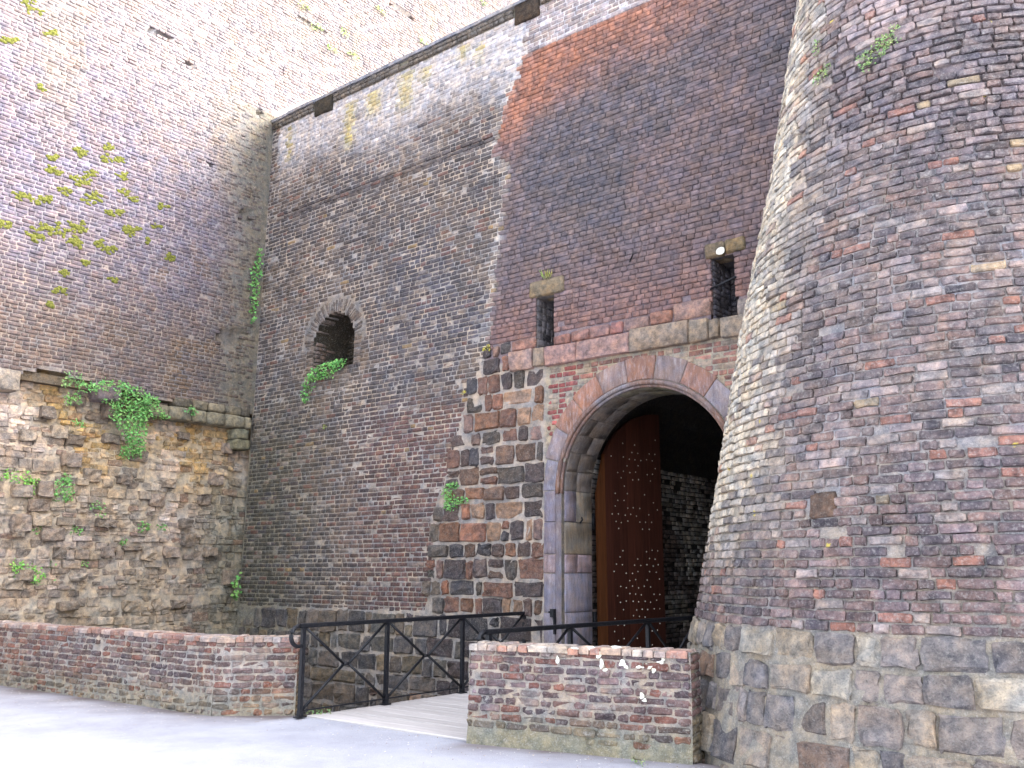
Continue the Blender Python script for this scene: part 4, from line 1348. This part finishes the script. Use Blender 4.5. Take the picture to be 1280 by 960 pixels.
# ================================================================== PASSAGE AND DOOR
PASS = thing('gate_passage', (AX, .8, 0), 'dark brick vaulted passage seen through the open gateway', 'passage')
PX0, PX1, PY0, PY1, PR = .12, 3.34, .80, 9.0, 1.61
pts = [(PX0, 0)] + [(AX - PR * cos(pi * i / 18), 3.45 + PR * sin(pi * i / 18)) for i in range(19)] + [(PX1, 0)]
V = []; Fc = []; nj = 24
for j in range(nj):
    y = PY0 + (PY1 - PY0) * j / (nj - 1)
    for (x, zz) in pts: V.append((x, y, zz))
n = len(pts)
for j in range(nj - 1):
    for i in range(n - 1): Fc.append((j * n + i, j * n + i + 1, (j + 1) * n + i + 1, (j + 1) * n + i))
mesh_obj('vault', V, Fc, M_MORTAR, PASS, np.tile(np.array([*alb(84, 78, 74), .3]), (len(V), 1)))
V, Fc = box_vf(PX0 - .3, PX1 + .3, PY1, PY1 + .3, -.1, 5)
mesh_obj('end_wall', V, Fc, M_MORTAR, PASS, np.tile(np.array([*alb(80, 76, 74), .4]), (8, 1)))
V, Fc = box_vf(PX0, PX1, PY0, PY1, -.2, -.012)
mesh_obj('passage_floor', V, Fc, M_STONE, PASS, np.tile(np.array([*alb(120, 116, 112), .6]), (8, 1)))
# ring closing the gap between the arch soffit and the wider passage
V = []; Fc = []
ro = [(AX - AR, -.1), (AX - AR, AZ)] + [(AX - AR * cos(pi * i / 18), AZ + AR * sin(pi * i / 18)) for i in range(19)] + [(AX + AR, AZ), (AX + AR, -.1)]
rb = [(PX0 - .4, -.1), (PX0 - .4, AZ)] + [(AX - 2.35 * cos(pi * i / 18), AZ + 2.35 * sin(pi * i / 18)) for i in range(19)] + [(PX1 + .4, AZ), (PX1 + .4, -.1)]
for (x, zz) in ro + rb: V.append((x, .798, zz))
for i in range(len(ro) - 1): Fc.append((i, i + 1, len(ro) + i + 1, len(ro) + i))
mesh_obj('arch_back', V, Fc, M_MORTAR, PASS, np.tile(np.array([*alb(140, 110, 100), .6]), (len(V), 1)))
pm = flat_map((PX0 + .01, 0, 0), (0, 1, 0), (0, 0, 1), (1, 0, 0))
P = Pieces(T_LO, .005, .004, .01, .5)
for (u, v, du, dv, k) in courses(.82, PY1 - .05, 0, 3.45, .0822, None, ph=.5):
    wh = float(sm(.45, .6, fbm(u * .9, v * .9, 141)))
    c = 2.0 * mixc(alb(112, 98, 94), alb(190, 184, 176), wh * .7) * math.exp(rng.normal(0, .25))
    if rng.random() < .06: continue
    P.add(u, v, du, dv, .006 + .008 * rng.normal(), .05, (*c, .8))
P.finish(PASS, pm, M_BRICK, 'brick', 'brickwork', 300, lambda c, px, py: (px > 826) & (px < tower_edge(py)))

m, t, b = new_mat('brown_oak', 0.5)
a = nd(t, 'ShaderNodeAttribute', attribute_name='col')
tc = nd(t, 'ShaderNodeTexCoord').outputs['Object']
mp = nd(t, 'ShaderNodeMapping'); mp.inputs['Scale'].default_value = (14, 14, .7); t.links.new(tc, mp.inputs[0])
gn = noise(t, mp.outputs[0], 2.2, 6, .6)
vv_ = nd(t, 'ShaderNodeCombineXYZ')
for i in range(3): t.links.new(mrange(t, gn, .3, .7, .7, 1.3), vv_.inputs[i])
t.links.new(cmix(t, 1.0, a.outputs[0], vv_.outputs[0], 'MULTIPLY'), b.inputs['Base Color'])
bp = nd(t, 'ShaderNodeBump'); bp.inputs['Strength'].default_value = .3; bp.inputs['Distance'].default_value = .005
t.links.new(gn, bp.inputs['Height']); t.links.new(bp.outputs[0], b.inputs['Normal'])
M_OAK = m
m, t, b = new_mat('pale_studs', .35); b.inputs['Base Color'].default_value = (.75, .70, .60, 1); b.inputs['Metallic'].default_value = .4
M_STUD = m
HX, HY, EX, EY = .262, 1.03, .62, 2.42
DD = np.array([EX - HX, EY - HY]); DL = hypot(*DD); DD = DD / DL; DN = np.array([DD[1], -DD[0]])      # DN towards the opening
DOOR = thing('wooden_door', (HX, HY, 0), 'tall brown oak door leaf studded with pale nails, swung open in the gateway', 'door')


def dpt(s, w, z): return (HX + DD[0] * s + DN[0] * w, HY + DD[1] * s + DN[1] * w, z)


def dtop(s): return AZ + .02 + sqrt(max(0, 1.40 ** 2 - (1.40 - min(s, 1.395)) ** 2))


npl = 9
for i in range(npl):
    s0, s1 = DL * i / npl, DL * (i + 1) / npl - .004
    V = []
    for (s, w_) in ((s0, 0), (s1, 0), (s1, .07), (s0, .07)): V.append(dpt(s, w_, .03))
    for (s, w_) in ((s0, 0), (s1, 0), (s1, .07), (s0, .07)): V.append(dpt(s, w_, dtop(s)))
    Fc = [(0, 3, 2, 1), (4, 5, 6, 7)] + [(k, (k + 1) % 4, 4 + (k + 1) % 4, 4 + k) for k in range(4)]
    tn = (138, 84, 50) if i == 0 else random.choice([(108, 62, 48), (100, 57, 45), (114, 65, 50)])
    mesh_obj('board', V, Fc, M_OAK, DOOR, np.tile(np.array([*(alb(*tn, k=.40)), 1]), (8, 1)))
V = []; Fc = []
row = 0; z = .25
sset = []
while z < 3.9:
    ncol = 8
    for k in range(ncol):
        s = .30 + k * .135 + (.0675 if row % 2 else 0)
        if s > DL - .06 or z > dtop(s) - .25: continue
        if random.random() < .42: continue
        if 2.05 < z < 2.25: continue
        sset.append((s + random.uniform(-.012, .012), z + random.uniform(-.018, .018)))
    z += .115; row += 1
for (s, z) in sset:
    o = len(V)
    for k in range(6): V.append(dpt(s + 0.0105 * cos(k * pi / 3), .071, z + .0105 * sin(k * pi / 3)))
    V.append(dpt(s, .083, z))
    for k in range(6): Fc.append((o + k, o + (k + 1) % 6, o + 6))
mesh_obj('nail_studs', V, Fc, M_STUD, DOOR)['kind'] = 'stuff'
for z in (.9, 2.42):
    V, Fc = tube_vf([(HX - .035, HY - .03, z - .13), (HX - .035, HY - .03, z + .13)], .04, 10)
    mesh_obj('hinge', V, Fc, M_IRON, DOOR, smooth=True)
# iron fittings on the gate: a staple low on the jamb, a small hook higher up
c0 = at_gate(694, 768)
V, Fc = join_vf([box_vf(c0[0] - .03, c0[0] + .03, -.075, .0, c0[2] - .04, c0[2] + .08), box_vf(c0[0] + .012, c0[0] + .034, -.055, .0, c0[2] - .28, c0[2] - .04), box_vf(c0[0] - .05, c0[0] - .012, -.085, -.045, c0[2] + .02, c0[2] + .05)])
mesh_obj('iron_latch', V, Fc, M_IRON, GATE, origin=c0)
c0 = at_plane(724, 650, 0, AX - AR)
V, Fc = tube_vf([(c0[0], c0[1] + .06, c0[2] + .05), (c0[0] + .06, c0[1], c0[2]), (c0[0] + .05, c0[1] - .05, c0[2] - .05)], .013, 6)
mesh_obj('iron_hook', V, Fc, M_IRON, GATE, origin=c0)
V, Fc = tube_vf([(W2[0] - .03, -.02 + BAT * 5.55, 5.52), (W2[1] + .03, -.03 + BAT * 5.6, 5.62)], .016, 8)
tag(mesh_obj('iron_bar', V, Fc, M_IRON, GATE, origin=(W2[0], 0, 5.55), smooth=True))
a_, b_ = at_gate(783, 331), at_gate(798, 321)
V, Fc = tube_vf([tuple(a_ + np.array([0, .05, 0])), tuple(b_ + np.array([.0, -.14, .02]))], .012, 6)
mesh_obj('iron_spike', V, Fc, M_IRON, GATE, origin=a_)
V = []; Fc = []
c0 = at_gate(903, 315); n = 10
for i in range(n): V.append((c0[0] + .07 * cos(2 * pi * i / n) * random.uniform(.8, 1.1), -.068 + BAT * c0[2], c0[2] + .055 * sin(2 * pi * i / n) * random.uniform(.8, 1.1)))
V.append((c0[0], -.073 + BAT * c0[2], c0[2]))
for i in range(n): Fc.append((i, (i + 1) % n, n))
mesh_obj('white_patch', V, Fc, M_SPOTS, GATE)


# ================================================================== PLANTS
def leaf_mat(name, c1, c2):
    m, t, b = new_mat(name, .55)
    a = nd(t, 'ShaderNodeAttribute', attribute_name='col')
    t.links.new(a.outputs[0], b.inputs['Base Color'])
    tr = nd(t, 'ShaderNodeBsdfTranslucent'); t.links.new(a.outputs[0], tr.inputs[0])
    mx = nd(t, 'ShaderNodeMixShader'); mx.inputs[0].default_value = .3
    out = t.nodes['Material Output']
    t.links.new(b.outputs[0], mx.inputs[1]); t.links.new(tr.outputs[0], mx.inputs[2]); t.links.new(mx.outputs[0], out.inputs[0])
    return m


M_LEAF = leaf_mat('green_leaves', 0, 0)


def frame(n):
    n = np.asarray(n, float); n = n / np.linalg.norm(n)
    u = np.cross((0, 0, 1), n); u /= np.linalg.norm(u)
    return u, np.cross(n, u), n


def plant(name, label, base, nrm, blobs, leaf=.04, dens=1.0, hue=(.10, .27, .06), outw=.10, group=None, grass=False):
    """leaf clumps hanging on a wall; blobs = (du, dv, ru, rv) round the base point"""
    U, Vv, N = frame(nrm); base = np.asarray(base, float)
    V = []; Fc = []; C = []
    for (du, dv, ru, rv) in blobs:
        n = int(dens * 7.5 * ru * rv / (leaf * leaf)) + 8
        for i in range(n):
            a_ = random.uniform(0, 2 * pi); r = sqrt(random.random())
            r *= 1 + .25 * (vnoise(a_ * 3, du * 7 + dv * 3, 5) - .5) * 2
            x, y = du + ru * r * cos(a_), dv + rv * r * sin(a_)
            dep = outw * (1 - r * r * .8) * random.random() + .015
            p = base + U * x + Vv * y + N * dep
            s = leaf * random.uniform(.6, 1.25)
            if grass:
                tip = U * random.uniform(-.5, .5) + Vv * random.uniform(.5, 1.2) + N * random.uniform(.1, .7)
            else:
                tip = U * random.uniform(-1, 1) + Vv * random.uniform(-1.1, .5) + N * random.uniform(.1, .9)
            tip = tip / np.linalg.norm(tip)
            fn = N * 1.0 + Vv * random.uniform(0, .9) + U * random.uniform(-.6, .6)
            sd = np.cross(tip, fn); sd /= np.linalg.norm(sd); up_ = np.cross(sd, tip)
            wdt = (.14 if grass else .42) * s; L = s * (3 if grass else 1)
            o = len(V)
            V += [p, p + tip * L * .45 + sd * wdt + up_ * .12 * s, p + tip * L, p + tip * L * .45 - sd * wdt + up_ * .12 * s, p + tip * L * .5 - up_ * .05 * s]
            Fc += [(o, o + 1, o + 4), (o + 1, o + 2, o + 4), (o + 2, o + 3, o + 4), (o + 3, o, o + 4)]
            h = (np.array(hue) + np.array([.05, .05, .025])) * random.uniform(.7, 1.7) * 1.2; h[0] *= random.uniform(.8, 1.35)
            C += [[*h, 1]] * 5
        for k in range(max(1, int(n / 30))):             # stems back to the wall
            x = du + ru * random.uniform(-.7, .7); y = dv + rv * random.uniform(-.7, .7)
            p = base + U * x + Vv * y; q = base + U * (du + ru * .3 * random.uniform(-1, 1)) + Vv * (dv + rv * .5) + N * .02
            v_, f_ = tube_vf([tuple(q), tuple((p + q) / 2 + N * .05), tuple(p + N * .04)], .004, 4)
            o = len(V); V += [np.array(a) for a in v_]; Fc += [tuple(i + o for i in f) for f in f_]; C += [[.10, .09, .04, 1]] * len(v_)
    o = mesh_obj(name, V, Fc, M_LEAF, None, C, origin=base)
    return tag(o, label, 'plant', group)


LN = (1, 0, 0); GN = (0, -1, 0)


def lp(px, py, off=0.0): return at_plane(px, py, 0, XL + off)


q = lp(150, 510, .02)
plant('ivy', 'large green ivy cascade hanging over the broken top of the rubble on the left wall', q, LN,
      [(-.15, .32, .50, .16), (.15, .15, .60, .26), (.15, -.12, .44, .28), (.28, -.42, .28, .28), (.32, -.70, .2, .22), (.62, .0, .26, .12), (-.62, .28, .26, .10), (.55, .18, .2, .1), (.85, -.05, .12, .06)], .05, 1.0, (.085, .25, .07), .2)
plant('ivy', 'small ivy tuft just below the tip of the large ivy cascade', lp(162, 562, -.05), LN, [(0, 0, .24, .09), (-.12, -.10, .08, .1)], .045, 1, (.08, .26, .07), .1)
plant('ivy', 'thin strip of ivy in the corner between the tall left wall and the gate wall', (XL + .06, -.06, 7.75), (1, -.5, 0), [(0, .3, .08, .16), (-.04, .05, .12, .24), (-.06, -.25, .12, .2), (-.04, -.5, .07, .2), (-.05, -.8, .05, .2), (.02, .52, .05, .14)], .06, .8, (.07, .24, .06), .10)
plant('fern', 'little fern low in the corner where rubble meets the gate wall', (XL + .04, -.12, 1.35), (1, -.6, 0), [(0, 0, .07, .26)], .08, .9, (.08, .25, .06), .12)
plant('herb', 'bright green herb patch at the left frame edge, upper of the rubble plants', lp(20, 600, -.08), LN, [(-.1, .06, .42, .12), (.12, -.03, .25, .10), (.18, -.22, .16, .10)], .05, 1, (.11, .30, .05), .16)
plant('herb', 'rounded darker herb tuft right of the plant at the left frame edge', lp(76, 614, -.06), LN, [(0, 0, .26, .2), (.05, .2, .1, .12)], .045, 1, (.07, .23, .06), .18)
plant('herb', 'light green herb patch low on the rubble, just above the left parapet', lp(32, 714, -.03), LN, [(0, 0, .26, .15), (.15, -.1, .18, .14), (-.15, .12, .12, .08)], .045, .9, (.12, .32, .06), .12)
plant('herb', 'sparse herb tufts in the middle of the rubble, beside three stones', lp(118, 634, -.06), LN, [(0, .05, .18, .12), (.12, -.14, .14, .08)], .045, .6, (.09, .24, .07), .10)
G2 = 'little weeds on the rubble face'
WEEDS = sorted([(178, 660, .14), (202, 658, .09), (95, 662, .12), (153, 678, .09), (64, 705, .1), (102, 704, .09), (62, 725, .1), (14, 730, .08), (90, 500, .16), (98, 530, .12), (48, 660, .1)])
for i, (px, py, s) in enumerate(WEEDS):
    where = 'under the left end of the broken brick edge' if py < 540 else 'in the rubble joints, %s from left among the tiny weeds' % ORD[[w_ for w_ in WEEDS if w_[1] > 540].index((px, py, s))]
    plant('weed', ('upper ' if py == 500 else 'lower ' if py == 530 else '') + 'tiny weed ' + where, lp(px, py, -.05), LN, [(0, 0, s * 1.1, s * .8)], .045, .7, (.08, .24, .06), .08, G2)
plant('herb', 'small plant on the grey string course at the right end of the rubble', lp(237, 513, .1), LN, [(0, 0, .16, .09)], .05, .9, (.06, .20, .06), .1)
plant('herb', 'feathery weed above the block beside the big ivy', lp(90, 472, .05), LN, [(0, 0, .22, .12), (-.12, -.1, .12, .1)], .045, .5, (.09, .2, .07), .1)
G3 = 'grass tufts high on the pale wall above the coping'
TUFTS = sorted([(378, 8), (430, 42), (415, 62), (440, 70), (475, 14), (528, 52), (603, 4), (395, 35)])
for i, (px, py) in enumerate(TUFTS):
    plant('grass_tuft', 'grass tuft high on the pale wall above the coping, %s from the left' % ORD[i], lp(px, py), LN, [(0, 0, .22, .08)], .06, .45, (.16, .26, .07), .08, G3)
q = at_gate(405, 468) + np.array([0, -.01, 0])
plant('ivy', 'bright green ivy spilling from the sill of the small arched hole', q, GN, [(.45, .12, .22, .10), (.15, .10, .35, .12), (-.15, .02, .26, .13), (-.36, -.14, .16, .16), (-.45, -.36, .11, .15), (.1, -.05, .28, .08), (.6, .16, .12, .08)], .05, .9, (.085, .28, .07), .16)
plant('ivy', 'small ivy patch on the corner stones left of the gateway', at_gate(572, 622) + np.array([0, -.03, 0]), GN, [(-.12, .10, .18, .14), (-.08, -.1, .16, .12), (.16, -.06, .16, .06), (.0, .2, .1, .06)], .042, .9, (.085, .26, .07), .1)
plant('grass_tuft', 'yellow green grass tuft growing on top of the narrow left lintel', at_gate(687, 349) + np.array([0, -.02, 0]), GN, [(0, 0, .1, .03)], .05, 1.6, (.22, .26, .07), .04, None, True)
plant('moss_clump', 'yellow moss on the topmost corner stone left of the ledge', at_gate(611, 437) + np.array([0, -.03, 0]), GN, [(0, 0, .09, .05), (.05, .05, .03, .03)], .022, 1.2, (.36, .34, .06), .03)
plant('moss_clump', 'tiny yellow lichen tuft at the brick edge left of the corner stones', at_gate(582, 491) + np.array([0, -.02, 0]), GN, [(0, 0, .07, .025)], .022, 1.2, (.40, .38, .06), .03)
plant('weed', 'green stain of weeds below the ivy of the arched hole', at_gate(408, 533) + np.array([0, -.01, 0]), GN, [(0, 0, .06, .06)], .03, .5, (.16, .22, .05), .04)


def tpl(px, py):
    th, z = t_bear(px, py); th = radians(th); r = float(trad(z))
    return np.array([TC[0] + (r + .015) * cos(th), TC[1] + (r + .015) * sin(th), z]), (cos(th), sin(th), .18)


for (px, py, bl, lab, dn) in ((1100, 66, [(-.06, -.03, .16, .10), (.05, .08, .10, .07), (.16, .17, .05, .05), (.12, .02, .1, .04), (-.1, -.14, .06, .05)], 'largest pale green plant high on the round tower', .8),
                          (1030, 98, [(0, 0, .11, .07), (.1, .05, .06, .04)], 'grey green plant on the tower below a missing brick', .6),
                          (1026, 62, [(0, 0, .05, .11)], 'small upright plant on the tower left of the largest one', .6),
                          (974, 140, [(0, 0, .05, .16)], 'wispy plant on the left outline of the round tower', .5)):
    p_, n_ = tpl(px, py)
    plant('wall_plant', lab, p_, n_, bl, .028, dn, (.15, .26, .10), .07)
plant('weed', 'low weeds between the left parapet and the first railing post', (-.42, -3.85, .0), (.6, -.8, 0), [(0, .04, .16, .04)], .03, .5, (.10, .17, .07), .08)
plant('weed', 'little weeds at the foot of the tower where the right parapet ends', (4.02, -3.98, .03), (-.5, -.85, 0), [(0, 0, .16, .03)], .022, .5, (.13, .2, .09), .05)

# petals and grit lying on the road
m, t, b = new_mat('pale_grit', .9); a = nd(t, 'ShaderNodeAttribute', attribute_name='col'); t.links.new(a.outputs[0], b.inputs['Base Color'])
V = []; Fc = []; C = []
for i in range(1300):
    x = random.uniform(-9, 5); e = float(edge_y(x)); dd_ = .06 + abs(random.gauss(0, .45)) if random.random() < .55 else random.uniform(.1, 5)
    y = e - .3 * (x < -.6) - dd_ - (.1 if x > 2 else 0); s = random.uniform(.003, .009); a0 = random.random() * 6
    o = len(V)
    for k in range(4): V.append((x + s * cos(a0 + k * pi / 2) * random.uniform(.6, 1.3), y + s * sin(a0 + k * pi / 2), .014))
    V.append((x, y, .014 + s * .7))
    Fc += [(o + k, o + (k + 1) % 4, o + 4) for k in range(4)]
    c = random.choice([(226, 214, 204), (208, 190, 172), (150, 128, 112), (236, 230, 226)])
    C += [[*alb(*c, k=.7), 1]] * 5
tag(mesh_obj('grit', V, Fc, m, None, C, origin=(0, -6, 0)), 'pale grit and petals scattered over the road', 'grit', None, 'stuff')
